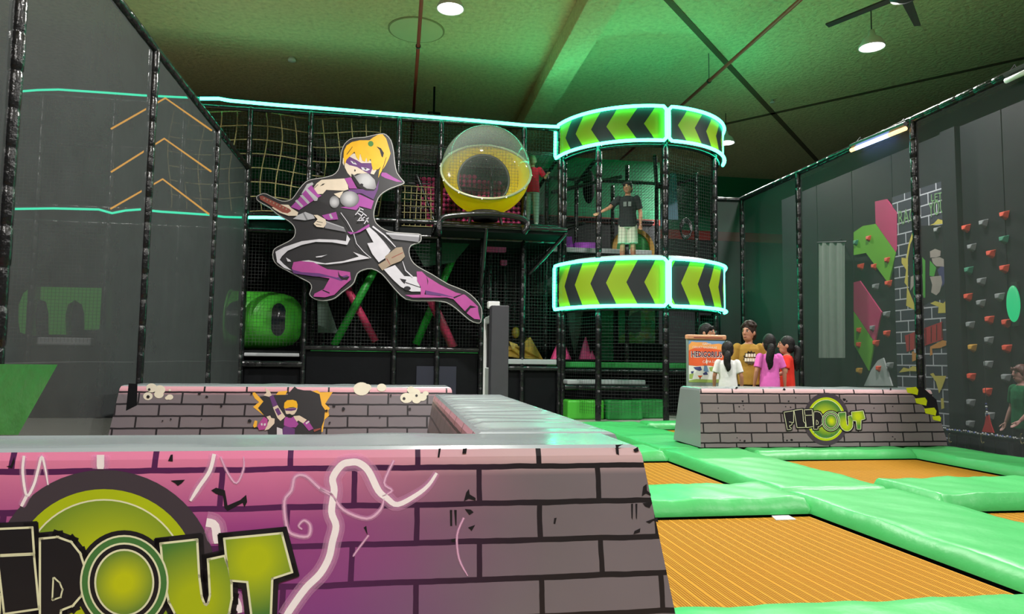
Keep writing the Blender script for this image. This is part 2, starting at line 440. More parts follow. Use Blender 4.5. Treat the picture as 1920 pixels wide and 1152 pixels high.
def print_mat(name, ax, top, base, pinktop, shift=0.0, storm=None):
    t = NT(name); sp, br = brick_nodes(t, ax, top, shift)
    # light band of print along the upper edge
    g = t.math('SMOOTH_MIN', 1.0, t.math('MAXIMUM', 0.0, t.math('MULTIPLY', t.math('SUBTRACT', sp.outputs['Z'], top - 0.10), 18.0)), 0.05)
    stone = t.mix(t.noise(2.2, 3), tuple(x * 0.86 for x in base[:3]) + (1,), tuple(x * 1.1 for x in base[:3]) + (1,))
    stone = t.mix(g, stone, pinktop)
    mort = rgb(34, 30, 34)
    if storm is not None:
        x0, x1 = storm
        f = t.node('ShaderNodeMapRange'); f.interpolation_type = 'SMOOTHSTEP'
        f.inputs['From Min'].default_value = x1; f.inputs['From Max'].default_value = x0
        t.link(t.math('ADD', sp.outputs['X'], t.math('MULTIPLY', t.math('SUBTRACT', t.noise(2.5, 2), 0.5), 0.35)), f.inputs['Value'])
        ramp = t.node('ShaderNodeValToRGB'); t.link(t.math('DIVIDE', sp.outputs['Z'], top), ramp.inputs[0])
        el = ramp.color_ramp.elements; el[0].position = 0.15; el[0].color = rgb(112, 56, 130); el[1].position = 0.97; el[1].color = rgb(226, 132, 170)
        k = el.new(0.72); k.color = rgb(156, 68, 136)
        stone = t.mix(f.outputs[0], stone, ramp.outputs[0])
        mort = t.mix(f.outputs[0], rgb(34, 30, 34), rgb(84, 34, 84))
    c = t.mix(br.outputs['Fac'], stone, mort)
    t.link(c, t.b.inputs['Base Color']); t.b.inputs['Roughness'].default_value = 0.3
    t.bump(t.noise(2.5, 3), 0.12, 0.03)
    return t.m
def foambox(o, lo, hi, print_side, pm, em, name_prefix=''):
    """tapered vinyl-covered block: lo, hi = (x0, x1, y0, y1) at the floor and at the top"""
    z0, z1 = o.get('base', -0.13), o['top']
    def q(r, z, i=0.0): return [(r[0] + i, r[2] + i, z), (r[1] - i, r[2] + i, z), (r[1] - i, r[3] - i, z), (r[0] + i, r[3] - i, z)]
    b = 0.035
    P = [V(p) for p in q(lo, z0)]; Q = [V(p) for p in q(tuple(hi), z1 - b)]; T = [V(p) for p in q(hi, z1, b * 0.9)]
    M = [V(p) for p in q(hi, z1 - b * 0.28, b * 0.3)]
    mb = MB(); sides = [(0, 1), (1, 2), (2, 3), (3, 0)]; names = ['front', 'right', 'back', 'left']
    for (i, j), nm in zip(sides, names):
        mm = pm if nm in print_side else em
        mb.add([P[i], P[j], Q[j], Q[i]], [(0, 1, 2, 3)], mm)
        mb.add([Q[i], Q[j], M[j], M[i]], [(0, 1, 2, 3)], mm)
        mb.add([M[i], M[j], T[j], T[i]], [(0, 1, 2, 3)], GREYVINYL)
    body = mb.build('cover', o)
    mb = MB(); nx = max(2, int((hi[1] - hi[0]) / 0.05)); ny = max(2, int((hi[3] - hi[2]) / 0.05)); vs_ = []
    x0, x1, y0, y1 = T[0].x, T[1].x, T[0].y, T[2].y
    for a in range(nx + 1):
        for c in range(ny + 1):
            u, v_ = a / nx, c / ny; ed = min(u, 1 - u, v_, 1 - v_)
            x, y = lerp(x0, x1, u), lerp(y0, y1, v_)
            z = z1 + min(1, ed * 12) * (o.get('amp', 0.006) * math.sin(o['wave'][0] * x + o['wave'][1] * y + 0.7 * math.sin(3 * y)) + 0.004 * math.sin(7 * x + 5 * y))
            vs_.append((x, y, z))
    mb.add(vs_, [(a * (ny + 1) + c, (a + 1) * (ny + 1) + c, (a + 1) * (ny + 1) + c + 1, a * (ny + 1) + c + 1) for a in range(nx) for c in range(ny)], GREYVINYL)
    mb.build('top_panel', o, True)
    return body
TOP = 0.75
LM = rgb(114, 106, 112)
# near box
NB_LO = (-2.9, 1.03, 2.36, 3.1); NB_HI = (-2.85, 0.89, 2.50, 2.96)
nb = thing('foam_barrier', 'nearest foam barrier with lightning print and large round green logo', 'foam block', (0, 2.7, -0.13)); nb['top'] = TOP; nb['wave'] = (3, 9)
PNEAR = print_mat('print_near', 'X', TOP + 0.13, LM, rgb(196, 168, 172), 0.13, storm=(-0.45, 0.55))
foambox(nb, NB_LO, NB_HI, ('front', 'back', 'right'), PNEAR, PNEAR)
# box along the court
db = thing('foam_barrier', 'long ribbed grey foam barrier running away behind the nearest one', 'foam block', (0.6, 4.6, -0.13)); db['top'] = TOP; db['wave'] = (0.5, 25); db['amp'] = 0.013
PSIDE = print_mat('print_side', 'Y', TOP + 0.13, LM, rgb(205, 150, 165))
foambox(db, (0.2, 1.08, 3.11, 6.4), (0.33, 0.95, 2.97, 6.3), ('left',), PSIDE, GREYVINYL)
# far left box
fb = thing('foam_barrier', 'far foam barrier with bursting wall picture in front of the play frame', 'foam block', (-1.2, 8.2, -0.13)); fb['top'] = TOP; fb['wave'] = (9, 3)
PFAR = print_mat('print_far', 'X', TOP + 0.13, LM, rgb(214, 160, 172), 0.15)
foambox(fb, (-2.9, 0.72, 7.75, 8.75), (-2.82, 0.62, 7.95, 8.6), ('front',), PFAR, GREYVINYL)
# right box
rb = thing('foam_barrier', 'foam barrier with whole round logo in front of the group of children', 'foam block', (5.4, 8.9, -0.13)); rb['top'] = TOP - 0.01; rb['base'] = 0.006; rb['wave'] = (9, 3)
PRIGHT = print_mat('print_right', 'X', TOP + 0.12, rgb(122, 110, 114), rgb(214, 176, 184), 0.1)
RB_LO = (3.76, 7.22, 8.42, 9.3); RB_HI = (3.80, 7.08, 8.52, 9.16)
foambox(rb, RB_LO, RB_HI, ('front',), PRIGHT, GREYVINYL)

def face_plane(lo, hi, top, base=-0.13):
    a = V((0, lo[2], base)); b = V((0, hi[2], top - 0.035)); d = (b - a).normalized()
    return a, V((0, -d.z, d.y)).normalized()   # front face normal (towards the camera)
NP0, NN = face_plane(NB_LO, NB_HI, TOP); RP0, RN = face_plane(RB_LO, RB_HI, TOP - 0.01, 0.006)
FP0, FN = face_plane((0, 0, 7.75), (0, 0, 7.95), TOP)
INK = mat('ink_black', rgb(30, 27, 32), 0.3); INKGREY = mat('ink_tyre_grey', rgb(66, 58, 66), 0.3, 0.35, 1.2)
LIME = mat('ink_lime', rgb(172, 190, 22), 0.3); CREAM = mat('ink_cream', rgb(224, 226, 190), 0.35)
INKMID = mat('ink_green', rgb(70, 122, 62), 0.3)
def radial_mat(name, cx, cy, cz, r, inner, outer):
    """print that goes from one ink to another away from a centre (object coordinates)"""
    t = NT(name); d = t.node('ShaderNodeVectorMath', operation='DISTANCE'); t.link(t.coord(), d.inputs[0]); d.inputs[1].default_value = (cx, cy, cz)
    rp = t.node('ShaderNodeValToRGB'); t.link(t.math('DIVIDE', d.outputs['Value'], r), rp.inputs[0])
    el = rp.color_ramp.elements; el[0].color = inner; el[0].position = 0.25; el[1].color = outer; el[1].position = 1.0
    t.link(rp.outputs[0], t.b.inputs['Base Color']); t.b.inputs['Roughness'].default_value = 0.3
    return t.m
# the round logo, drawn in its own units (origin at the centre of the letter O)
LOGO = {
 'F': [(-700, -130), (-563, -152), (-563, 20), (-630, 5), (-623, 20), (-585, 20), (-590, 55), (-625, 65), (-620, 95), (-600, 100), (-600, 120), (-650, 128)],
 'L': [(-550, -158), (-430, -175), (-415, 5), (-385, 40), (-385, 92), (-505, 95)],
 'i': [(-385, -80), (-280, -85), (-265, 80), (-365, 95)], 'dot': [(-397, -165), (-285, -170), (-280, -95), (-385, -90)],
 'P': [(-255, -135), (-205, -140), (-165, -125), (-138, -90), (-124, -45), (-122, 0), (-135, 40), (-160, 70), (-197, 85), (-200, 120), (-255, 120)],
 'U': [(115, -120), (220, -132), (226, -20), (234, 45), (243, 70), (252, 75), (260, 66), (266, 40), (263, -20), (260, -70), (305, -80), (318, -40), (325, 0), (326, 50), (318, 95), (298, 125), (265, 145), (228, 147), (190, 130), (160, 100), (140, 60), (125, -10)],
 'T': [(310, -135), (480, -152), (510, -35), (450, -15), (445, 120), (395, 120), (380, -5), (323, -10)]}
def logo(parent, mp, cen, ring, T, sharp=1.0):
    """mp(x, y, layer) maps logo units to the face; cen, ring = centre and radii of the tyre-like ring"""
    gd = radial_mat('ink_disc_' + T, *mpc(mp, cen[0], cen[1], parent), ring[2] , rgb(186, 200, 20), rgb(72, 120, 50))
    go = radial_mat('ink_o_' + T, *mpc(mp, 0, 0, parent), ring[3], rgb(190, 200, 20), rgb(70, 118, 58))
    gu = radial_mat('ink_ut_' + T, *mpc(mp, 400, -70, parent), ring[4], rgb(178, 192, 24), rgb(76, 124, 56))
    gv = radial_mat('ink_u_' + T, *mpc(mp, 215, 60, parent), ring[4] * 1.15, rgb(170, 186, 24), rgb(76, 124, 56))
    mb = MB(); rx, ry = ring[0], ring[1]
    def fill(pts, m, L): mb.poly([mp(x, y, L) for x, y in pts], m)
    fill(ell(cen[0], cen[1], rx, ry, 64), INKGREY, 1)
    fill(ell(cen[0], cen[1], rx * 0.835, ry * 0.825, 64), LIME, 2)
    fill(ell(cen[0], cen[1], rx * 0.74, ry * 0.735, 64), CREAM, 3)
    fill(ell(cen[0], cen[1], rx * 0.725, ry * 0.72, 64), gd, 4)
    for k in range(7):
        a = math.radians(30 + 20 * k)
        x, y = cen[0] + rx * 0.7 * math.cos(a), cen[1] + ry * 0.7 * math.sin(a)
        fill([(x - 26, y + 4), (x + 22, y - 6), (x + 2, y - 46)], INKMID, 5)
    for k in ('F', 'L', 'i', 'dot', 'P', 'U', 'T'): outline(mb, LOGO[k], 46, INK, lambda x, y: mp(x, y, 6)); fill(LOGO[k], INK, 6)
    fill(ell(0, 0, 150, 165, 48), INK, 6)
    for k in ('F', 'L', 'i', 'dot', 'P', 'U', 'T'):
        outline(mb, LOGO[k], 14, CREAM, lambda x, y: mp(x, y, 7))
        fill(LOGO[k], gu if k == 'T' else gv if k == 'U' else INK, 8)
    PH = [(-215, -12), (-200, 2), (-192, 22), (-197, 44), (-218, 52)]; outline(mb, PH, 10, CREAM, lambda x, y: mp(x, y, 9)); fill(PH, INK, 10)
    fill(ell(0, 0, 136, 150, 48), CREAM, 9); fill(ell(0, 0, 130, 144, 48), INKMID, 10)
    fill(ell(0, 0, 112, 126, 48), CREAM, 11); fill(ell(0, 0, 106, 120, 48), INK, 12)
    fill(ell(0, 0, 92, 106, 48), CREAM, 13); fill(ell(0, 0, 86, 100, 48), go, 14)
    return mb.build('logo_print', parent)
def mpc(mp, x, y, parent):
    p = mp(x, y, 0) - worldloc(parent); return p.x, p.y, p.z
lay = 0.00035
logo(nb, lambda x, y, L: onplane(233 + x * 0.612, 1093 + y * 0.595, NP0, NN, 0.0008 + L * lay), (-62, -10), (344, 345, 0.315, 0.108, 0.165), 'near')
logo(rb, lambda x, y, L: onplane(1558 + x * 0.125, 790 + y * 0.125, RP0, RN, 0.002 + L * 0.0008), (-72, -30), (343, 395, 0.22, 0.076, 0.12), 'right')
# warning arrows on the end of the right box
mb = MB(); WYEL = mat('ink_yellow', rgb(200, 205, 30), 0.35)
def RW(x, y, L=0): return onplane(1660 + x / 4.115, 580 + y / 4.115, RP0, RN, 0.002 + L * 0.001)
mb.poly([RW(*p) for p in ((160, 606), (285, 600), (340, 650), (395, 700), (425, 862), (400, 850), (310, 770))], INK)
for i, (x, y) in enumerate(((160, 608), (228, 690), (300, 768), (362, 828))):
    s_ = 1.0 if i < 3 else 0.72
    mb.poly([RW(x + a * s_, y + b * s_, 1) for a, b in ((0, 0), (78, -8), (95, 18), (88, 55), (52, 46), (10, 36))], WYEL)
mb.build('warning_arrows', rb)
# flakes and cracks of the printed wall
def flakes(parent, mp, spots):
    mb = MB()
    for pts in spots: mb.poly([mp(*p) for p in pts], INK)
    mb.build('crack_print', parent)['kind'] = 'stuff'
def Z5(x, y): return (600 + x / 2.743, 800 + y / 2.743)
def Z4(x, y): return (x / 3.0, 820 + y / 3.0)
nearp = lambda x, y: onplane(x, y, NP0, NN, 0.0011)
FL = [[Z5(*p) for p in q] for q in (
    ((740, 385), (752, 340), (766, 322), (770, 350), (800, 368), (800, 382), (765, 372)), ((668, 430), (680, 430), (680, 512), (670, 512)), ((690, 430), (703, 430), (702, 512), (696, 505)),
    ((745, 425), (775, 428), (790, 442), (768, 456)), ((762, 520), (798, 507), (780, 538)), ((676, 580), (704, 576), (704, 594), (677, 594)),
    ((1205, 472), (1217, 470), (1210, 502), (1201, 500)), ((1655, 360), (1662, 310), (1680, 296), (1682, 330), (1700, 345), (1702, 358), (1676, 345)),
    ((1600, 398), (1610, 398), (1608, 480), (1602, 470)), ((1622, 398), (1632, 398), (1630, 480), (1625, 470)), ((1676, 490), (1735, 468), (1740, 495), (1715, 485), (1695, 500)),
    ((1612, 555), (1618, 538), (1648, 524), (1645, 545)), ((1520, 95), (1560, 92), (1535, 105), (1538, 148), (1524, 140)), ((1610, 120), (1635, 105), (1640, 128), (1620, 132)),
    ((605, 160), (610, 115), (622, 112), (614, 160)), ((732, 140), (735, 115), (756, 112), (752, 140)), ((225, 520), (238, 512), (245, 560)), ((1660, 395), (1710, 392), (1695, 420), (1672, 412)))]
FL += [[Z4(*p) for p in q] for q in (((1188, 300), (1215, 285), (1265, 300), (1280, 385), (1350, 355), (1385, 325), (1390, 365), (1375, 395), (1365, 370), (1280, 415), (1262, 395), (1255, 330), (1215, 320)),
    ((960, 245), (1040, 240), (1020, 262), (1000, 275), (985, 260)), ((35, 165), (60, 160), (80, 110), (82, 140), (68, 175)), ((945, 135), (960, 100), (972, 98), (972, 138)))]
flakes(nb, nearp, FL)
LIGHT = mat('ink_lightning', rgb(246, 236, 242), 0.35); LIGHT2 = mat('ink_lightning_thin', rgb(222, 176, 208), 0.35)
t = NT('ink_lightning_glow'); t.b.inputs['Base Color'].default_value = rgb(232, 170, 215); t.b.inputs['Roughness'].default_value = 0.35
tr = t.node('ShaderNodeBsdfTransparent'); mx = t.node('ShaderNodeMixShader'); mx.inputs[0].default_value = 0.28
t.link(tr.outputs[0], mx.inputs[1]); t.link(t.b.outputs[0], mx.inputs[2]); t.link(mx.outputs[0], t.out.inputs['Surface'])
GLOWP = t.m
mb = MB()
BOLTS = [([Z4(*p) for p in ((1610, 1010), (1640, 960), (1720, 850), (1800, 770), (1850, 680), (1870, 590), (1890, 500), (1865, 420), (1880, 300), (1872, 230))] + [Z5(*p) for p in ((110, 200), (155, 185), (200, 188), (250, 230), (300, 330), (345, 370), (400, 402), (500, 350), (560, 300), (600, 240))], 13),
         ([Z4(*p) for p in ((1205, 95), (1180, 190), (1120, 280), (1070, 360))], 7), ([Z4(*p) for p in ((135, 105), (128, 200), (150, 330), (190, 270), (215, 180), (235, 110), (255, 180), (270, 270))], 5),
         ([Z4(*p) for p in ((150, 330), (120, 390))], 6), ([Z4(*p) for p in ((565, 100), (565, 180))], 14),
         ([Z4(*p) for p in ((1870, 330), (1800, 290), (1720, 220), (1660, 225), (1640, 300), (1600, 360), (1610, 490), (1640, 545), (1730, 560), (1745, 500), (1710, 470), (1680, 500), (1700, 520))], 4),
         ([Z5(*p) for p in ((0, 320), (60, 350), (120, 430), (240, 475), (310, 430), (330, 370))], 4), ([Z5(*p) for p in ((380, 175), (330, 290), (370, 330), (320, 360))], 3),
         ([Z4(*p) for p in ((1240, 110), (1280, 200), (1330, 260), (1370, 180), (1370, 110))], 2.5), ([Z4(*p) for p in ((1270, 870), (1330, 920), (1350, 990))], 12),
         ([Z4(*p) for p in ((1160, 480), (1210, 500), (1220, 600))], 16), ([Z5(*p) for p in ((250, 560), (190, 640), (170, 670))], 2), ([Z5(*p) for p in ((740, 470), (705, 560), (715, 680), (760, 770))], 2)]
for pts, wd in BOLTS:
    sm = smoothline(pts, 4); n = len(sm)
    tp = [wd * (0.35 + 0.65 * min(1, 3.5 * (1 - i / n)) ) for i in range(n)]
    ribbon(mb, sm, [q * 2.6 for q in tp], GLOWP, lambda x, y: onplane(x, y, NP0, NN, 0.0013))
    ribbon(mb, sm, [q * 1.9 for q in tp], GLOWP, lambda x, y: onplane(x, y, NP0, NN, 0.00145))
    ribbon(mb, sm, [q * 1.4 for q in tp], GLOWP, lambda x, y: onplane(x, y, NP0, NN, 0.0016))
    ribbon(mb, sm, tp, LIGHT if wd > 4.5 else LIGHT2, lambda x, y: onplane(x, y, NP0, NN, 0.0018))
mb.build('lightning_print', nb)['kind'] = 'stuff'
# flakes on the right box
def Z8(x, y): return (1240 + x / 3.84, 560 + y / 3.84)
def blob(cx, cy, r, k=7): return [(cx + r * random.uniform(0.5, 1.2) * math.cos(2 * PI * i / k), cy + r * random.uniform(0.5, 1.2) * math.sin(2 * PI * i / k)) for i in range(k)]
flakes(rb, lambda x, y: onplane(x, y, RP0, RN, 0.0015), [blob(*Z8(x, y), r) for x, y, r in ((585, 740, 2.2), (410, 790, 1), (560, 780, 1.6), (590, 770, 1.5), (595, 797, 1.2), (545, 1003, 1.2), (567, 1022, 1.3), (600, 1027, 2.8), (880, 1000, 1.2), (905, 1022, 2.2), (938, 1020, 2.6), (895, 780, 1.6), (932, 785, 1.6), (918, 740, 2), (540, 645, 3), (885, 655, 3), (968, 715, 1.4))]
       + [blob(1440 + x / 8, 720 + y / 8, r) for x, y, r in ((1140, 235, 3.5), (1180, 260, 2.2), (1590, 365, 1.2), (1870, 340, 1.6), (1840, 80, 2.4), (1110, 970, 1.4), (1225, 970, 1.6), (580, 935, 1.2), (1870, 795, 1.4), (1905, 830, 1.6))])

# ---- picture on the far box
SKIN_P = mat('ink_skin', rgb(200, 184, 166), 0.4); HAIR_P = mat('ink_hair', rgb(218, 164, 14), 0.4); PURP = mat('ink_purple', rgb(144, 60, 138), 0.4)
PURPD = mat('ink_dark_purple', rgb(88, 46, 104), 0.4); GOLDP = mat('ink_gold', rgb(222, 166, 50), 0.4); INKW = mat('ink_white', rgb(190, 186, 194), 0.4)
CHAR = mat('ink_charcoal', rgb(36, 34, 38), 0.4); INKG = mat('ink_grey', rgb(112, 110, 116), 0.4); TANP = mat('ink_tan', rgb(142, 124, 106), 0.45)
BROWNP = mat('ink_brown', rgb(128, 62, 52), 0.45); PINKP = mat('ink_pink', rgb(158, 64, 132), 0.4); INKL = mat('ink_light_grey', rgb(160, 158, 164), 0.4)
def art(parent, name, mp, shapes, lift):
    mb = MB(); L = 0
    for m, pts in shapes:
        L += 1
        mb.poly([mp(x, y, 0.0015 + L * lift) for x, y in pts], m)
    return mb.build(name, parent)
CF = lambda x, y, o: onplane(440 + x / 8.727, 720 + y / 8.727, FP0, FN, o)
sh = [(GOLDP, [(280, 150), (330, 140), (470, 290), (380, 400), (510, 520), (480, 520), (300, 380), (400, 300), (330, 240)]), (GOLDP, [(670, 185), (720, 125), (865, 115), (830, 185)]),
      (GOLDP, [(1230, 130), (1350, 105), (1400, 140), (1605, 135), (1480, 330), (1560, 400), (1530, 440), (1545, 520), (1470, 590), (1440, 790), (1415, 790), (1420, 350)]),
      (CHAR, [(410, 210), (680, 182), (860, 180), (980, 45), (1030, 85), (1130, 108), (1240, 110), (1390, 170), (1425, 350), (1480, 430), (1462, 600), (1425, 700), (1412, 900), (560, 900), (500, 540), (385, 400), (470, 290)]),
      (SKIN_P, [(495, 60), (575, 120), (605, 190), (570, 215), (470, 190), (520, 150)]), (PURPD, [(570, 205), (630, 185), (705, 350), (625, 380)]), (SKIN_P, [(625, 385), (700, 350), (830, 540), (750, 610), (700, 560)]),
      (PURPD, [(655, 420), (715, 390), (765, 490), (710, 525)]), (SKIN_P, [(815, 400), (1030, 390), (1010, 450), (975, 500), (900, 520), (840, 490)]), (PURPD, [(820, 405), (1010, 395), (1000, 430), (930, 445), (830, 440)]),
      (HAIR_P, [(805, 390), (815, 310), (860, 270), (950, 262), (1010, 285), (1030, 340), (1025, 400), (960, 380), (900, 385), (830, 410)]), (SKIN_P, [(960, 530), (1060, 520), (1180, 590), (1120, 650), (1040, 600), (1010, 630)]),
      (PURP, [(830, 545), (960, 540), (1045, 660), (1000, 715), (900, 715), (805, 680), (810, 590)]), (INK, [(850, 500), (900, 490), (960, 520), (930, 560), (870, 555)]), (PURP, [(1115, 650), (1200, 600), (1290, 735), (1215, 770)]),
      (INKW, [(1160, 640), (1215, 605), (1225, 625), (1170, 665)]), (PURPD, [(790, 730), (820, 690), (985, 735), (980, 900), (780, 900)]), (INKW, [(690, 710), (780, 740), (790, 900), (690, 900)]), (BROWNP, [(1290, 750), (1400, 725), (1410, 745), (1300, 790)]),
      (SKIN_P, [(490, 765), (560, 600), (520, 540), (580, 520), (600, 560), (655, 570), (650, 650), (560, 745)]), (PINKP, [(425, 610), (480, 540), (540, 580), (535, 680), (490, 750), (400, 760), (370, 690)]),
      (INKW, [(425, 655), (450, 640), (460, 680), (435, 685)]), (INKW, [(475, 655), (510, 645), (510, 680), (480, 690)]), (GOLDP, [(300, 690), (330, 600), (370, 610), (360, 700), (320, 720)])]
art(fb, 'burst_print', CF, sh, 0.0004)
CZ = lambda x, y, o: onplane(200 + x / 2.909, 690 + y / 2.909, FP0, FN, o)
CREAMB = mat('ink_splash', rgb(214, 208, 190), 0.4)
sh = []
for cx, cy, r in ((245, 110, 30), (225, 155, 26), (290, 120, 30), (285, 145, 26), (345, 160, 18), (330, 165, 12), (344, 122, 7), (1390, 115, 44), (1420, 108, 24), (1500, 108, 26), (1635, 165, 34), (1680, 140, 32), (1720, 160, 26), (1690, 175, 24), (1660, 120, 22), (1740, 140, 16)):
    sh.append((CREAMB, ell(cx, cy, r, r * 0.82, 18)))
for cx, cy, r in ((232, 118, 7), (226, 158, 9), (1622, 168, 8), (1690, 152, 7)): sh.append((INK, ell(cx, cy, r, r, 12)))
sh += [(INK, blob(x, y, r)) for x, y, r in ((505, 140, 10), (545, 158, 8), (625, 210, 9), (350, 280, 6), (305, 290, 6), (518, 280, 5), (1655, 225, 8), (1490, 270, 5), (1290, 225, 12), (1240, 205, 10), (1200, 235, 9), (1215, 300, 8), (1550, 150, 8), (780, 290, 10), (790, 140, 8))]
art(fb, 'splash_print', CZ, sh, 0.0003)['kind'] = 'stuff'
# pale badge patch on the far box end
MB().poly([CZ(*p, 0.001) for p in ((120, 85), (168, 88), (165, 205), (105, 235))], BLACK).build('end_patch', fb)

# ================================================================== TRAMPOLINE COURT
t = NT('trampoline_weave'); sp = t.node('ShaderNodeSeparateXYZ'); t.link(t.coord(), sp.inputs[0])
def wave(axis, period): return t.math('ADD', t.math('MULTIPLY', t.math('SINE', t.math('MULTIPLY', sp.outputs[axis], 2 * PI / period)), 0.5), 0.5)
wv = t.math('MULTIPLY', wave('X', 0.016), wave('Y', 0.012))
fine = t.mix(t.math('POWER', wv, 0.7), rgb(88, 58, 10), rgb(206, 152, 44))
ln = t.math('GREATER_THAN', wave('X', 0.075), 0.955)
fine = t.mix(t.math('MULTIPLY', ln, 0.45), fine, rgb(230, 172, 60))
fine = t.mix(t.math('MULTIPLY', t.noise(1.3, 3), 0.35), fine, rgb(170, 105, 20))
t.link(fine, t.b.inputs['Base Color']); t.b.inputs['Roughness'].default_value = 0.7; t.b.inputs['Specular IOR Level'].default_value = 0.08; t.bump(wv, 0.5, 0.006)
WEAVE = t.m
BAND = mat('spring_band', (0.012, 0.011, 0.01, 1), 0.6)
def trampoline(x0, x1, y0, y1, label, tagmark=False):
    o = thing('trampoline', label, 'trampoline', ((x0 + x1) / 2, (y0 + y1) / 2, -0.13), 'orange trampolines of the court')
    MB().box((x0, y0, -0.139), (x1, y1, -0.131), BAND).build('spring_band', o)
    mb = MB(); k = 18; g = 0.07; vs_ = []
    for a in range(k + 1):
        for b in range(k + 1):
            u, q = a / k, b / k
            vs_.append((lerp(x0 + g, x1 - g, u), lerp(y0 + g, y1 - g, q), -0.118 - 0.01 * math.sin(PI * u) * math.sin(PI * q)))
    mb.add(vs_, [(a * (k + 1) + b, (a + 1) * (k + 1) + b, (a + 1) * (k + 1) + b + 1, a * (k + 1) + b + 1) for a in range(k) for b in range(k)], WEAVE)
    mb.build('bed', o, True)
    if tagmark:
        q = [(x1 - 0.40, y1 - 0.17), (x1 - 0.24, y1 - 0.17), (x1 - 0.22, y1 - 0.03), (x1 - 0.36, y1 - 0.03)]
        MB().hexa([(a, b, -0.118) for a, b in q], [(a, b, -0.112) for a, b in q], WHITEP).build('care_label', o)
trampoline(1.1, 3.24, 3.0, 5.2, 'nearest orange trampoline in front of the lower right corner', True)
trampoline(1.1, 3.24, 5.95, 8.1, 'orange trampoline beside the end of the nearest foam barrier')
trampoline(4.25, 6.5, 5.95, 8.1, 'orange trampoline right below the round logo of the right barrier')
trampoline(4.25, 6.5, 3.0, 5.15, 'orange trampoline cut by the right edge of the picture')
trampoline(4.25, 6.5, 9.4, 11.9, 'small glimpse of orange trampoline behind the right barrier')
trampoline(1.2, 3.24, 8.9, 11.4, 'orange trampoline hidden behind the ribbed barrier')
k_ = 0
for (ya, yb_) in ((-5.4, -2.8), (-2.5, 0.0), (0.2, 2.0)):  # unseen trampolines added to bounce warm light onto the ceiling
    for (xa, xb) in ((-2.8, -0.3), (0.1, 3.1), (4.3, 6.4)):
        k_ += 1; trampoline(xa, xb, ya, yb_, 'unseen added orange trampoline behind the viewer, %s row, %s column' % (('farthest', 'middle', 'nearest')[(k_ - 1) // 3], ('left', 'centre', 'right')[(k_ - 1) % 3]))
trampoline(-2.8, -1.3, 3.2, 7.6, 'unseen added orange trampoline inside the ring of foam barriers, left half'); trampoline(-1.25, 0.15, 3.2, 7.6, 'unseen added orange trampoline inside the ring of foam barriers, right half')  # unseen pair, also added for light bounced to the ceiling
def pad(x0, x1, y0, y1, label, zt=0.0, zb=-0.105, slope=0.075, wr=0.006, tilt=0.0):
    mb = MB(); nx = max(8, int((x1 - x0) / 0.05)); ny = max(8, int((y1 - y0) / 0.05)); vs_ = []
    ph = random.uniform(0, 6)
    def grid(n, L):
        e = slope / L; inner = [e + (1 - 2 * e) * i / (n - 6) for i in range(n - 5)]
        return [0, e * 0.08, e * 0.85] + inner + [1 - e * 0.85, 1 - e * 0.08, 1]
    gx = grid(nx, x1 - x0); gy = grid(ny, y1 - y0)
    for u in gx:
        for q in gy:
            x, y = lerp(x0, x1, u), lerp(y0, y1, q); ed = min(x - x0, x1 - x, y - y0, y1 - y)
            s_ = min(1, ed / slope); f = min(1.0, 0.25 + 0.78 * s_) - 0.03 * max(0, 1 - abs(s_ - 1) * 6) if ed > 1e-5 else 0.0
            n_ = math.sin(6.3 * x + 2.1 * y + ph) * math.sin(4.7 * y - 3.2 * x + 2 * ph) + 0.5 * math.sin(17 * x + 9 * y + ph)
            crease = math.sin(38 * (x if (min(y - y0, y1 - y) < min(x - x0, x1 - x)) else y) + 3 * math.sin(5 * x + 4 * y)) * max(0, 1 - ed / 0.22)
            vs_.append((x, y, zb + (zt - zb) * f + f * (wr * n_ + wr * 0.35 * crease) + f * tilt * (q - 0.5)))
    NX, NY = len(gx), len(gy)
    mb.add(vs_, [(a * NY + b, (a + 1) * NY + b, (a + 1) * NY + b + 1, a * NY + b + 1) for a in range(NX - 1) for b in range(NY - 1)], GREENPAD)
    ob = mb.build('trampoline_pad', None, True)
    return tag(ob, label, 'pad', 'green pads of the trampoline court')
pad(3.2, 4.3, 0.6, 5.62, 'long green pad strip running away at the right of the nearest trampoline', 0.004)
pad(3.2, 4.3, 5.62, 8.45, 'long green pad strip between the two middle trampolines', 0.002)
pad(3.2, 4.3, 8.45, 12.35, 'long green pad strip left of the right barrier, far end', -0.004)
pad(1.05, 3.26, 5.16, 6.0, 'creased green pad between the two left trampolines', 0.012, wr=0.009)
pad(1.05, 3.26, 2.1, 3.04, 'green pad along the lower edge before the nearest trampoline', 0.004)
pad(1.15, 3.22, 8.07, 8.9, 'green pad beyond the second left trampoline', 0.004, wr=0.008)
pad(4.28, 6.5, 5.1, 6.0, 'green pad with lifted corner at the right edge', 0.03, wr=0.009)
pad(4.3, 6.5, 8.05, 8.52, 'green pad strip along the foot of the right barrier', 0.0)
pad(4.3, 6.5, 2.1, 3.04, 'green pad outside the lower right corner', 0.0)
pad(6.45, 7.3, 0.6, 8.42, 'green pad strip along the right side of the court by the fence', 0.004)
pad(6.45, 7.3, 8.42, 12.35, 'green pad strip hidden behind the right barrier', 0.0)
pad(4.3, 6.5, 11.85, 12.4, 'thin green pad at the far end before the play tower', 0.01)
pad(1.15, 3.22, 11.4, 12.2, 'green pad at the far end beyond the ribbed barrier', 0.0)
pad(4.3, 6.5, 9.0, 9.5, 'green pad behind the right barrier under the children', -0.004)

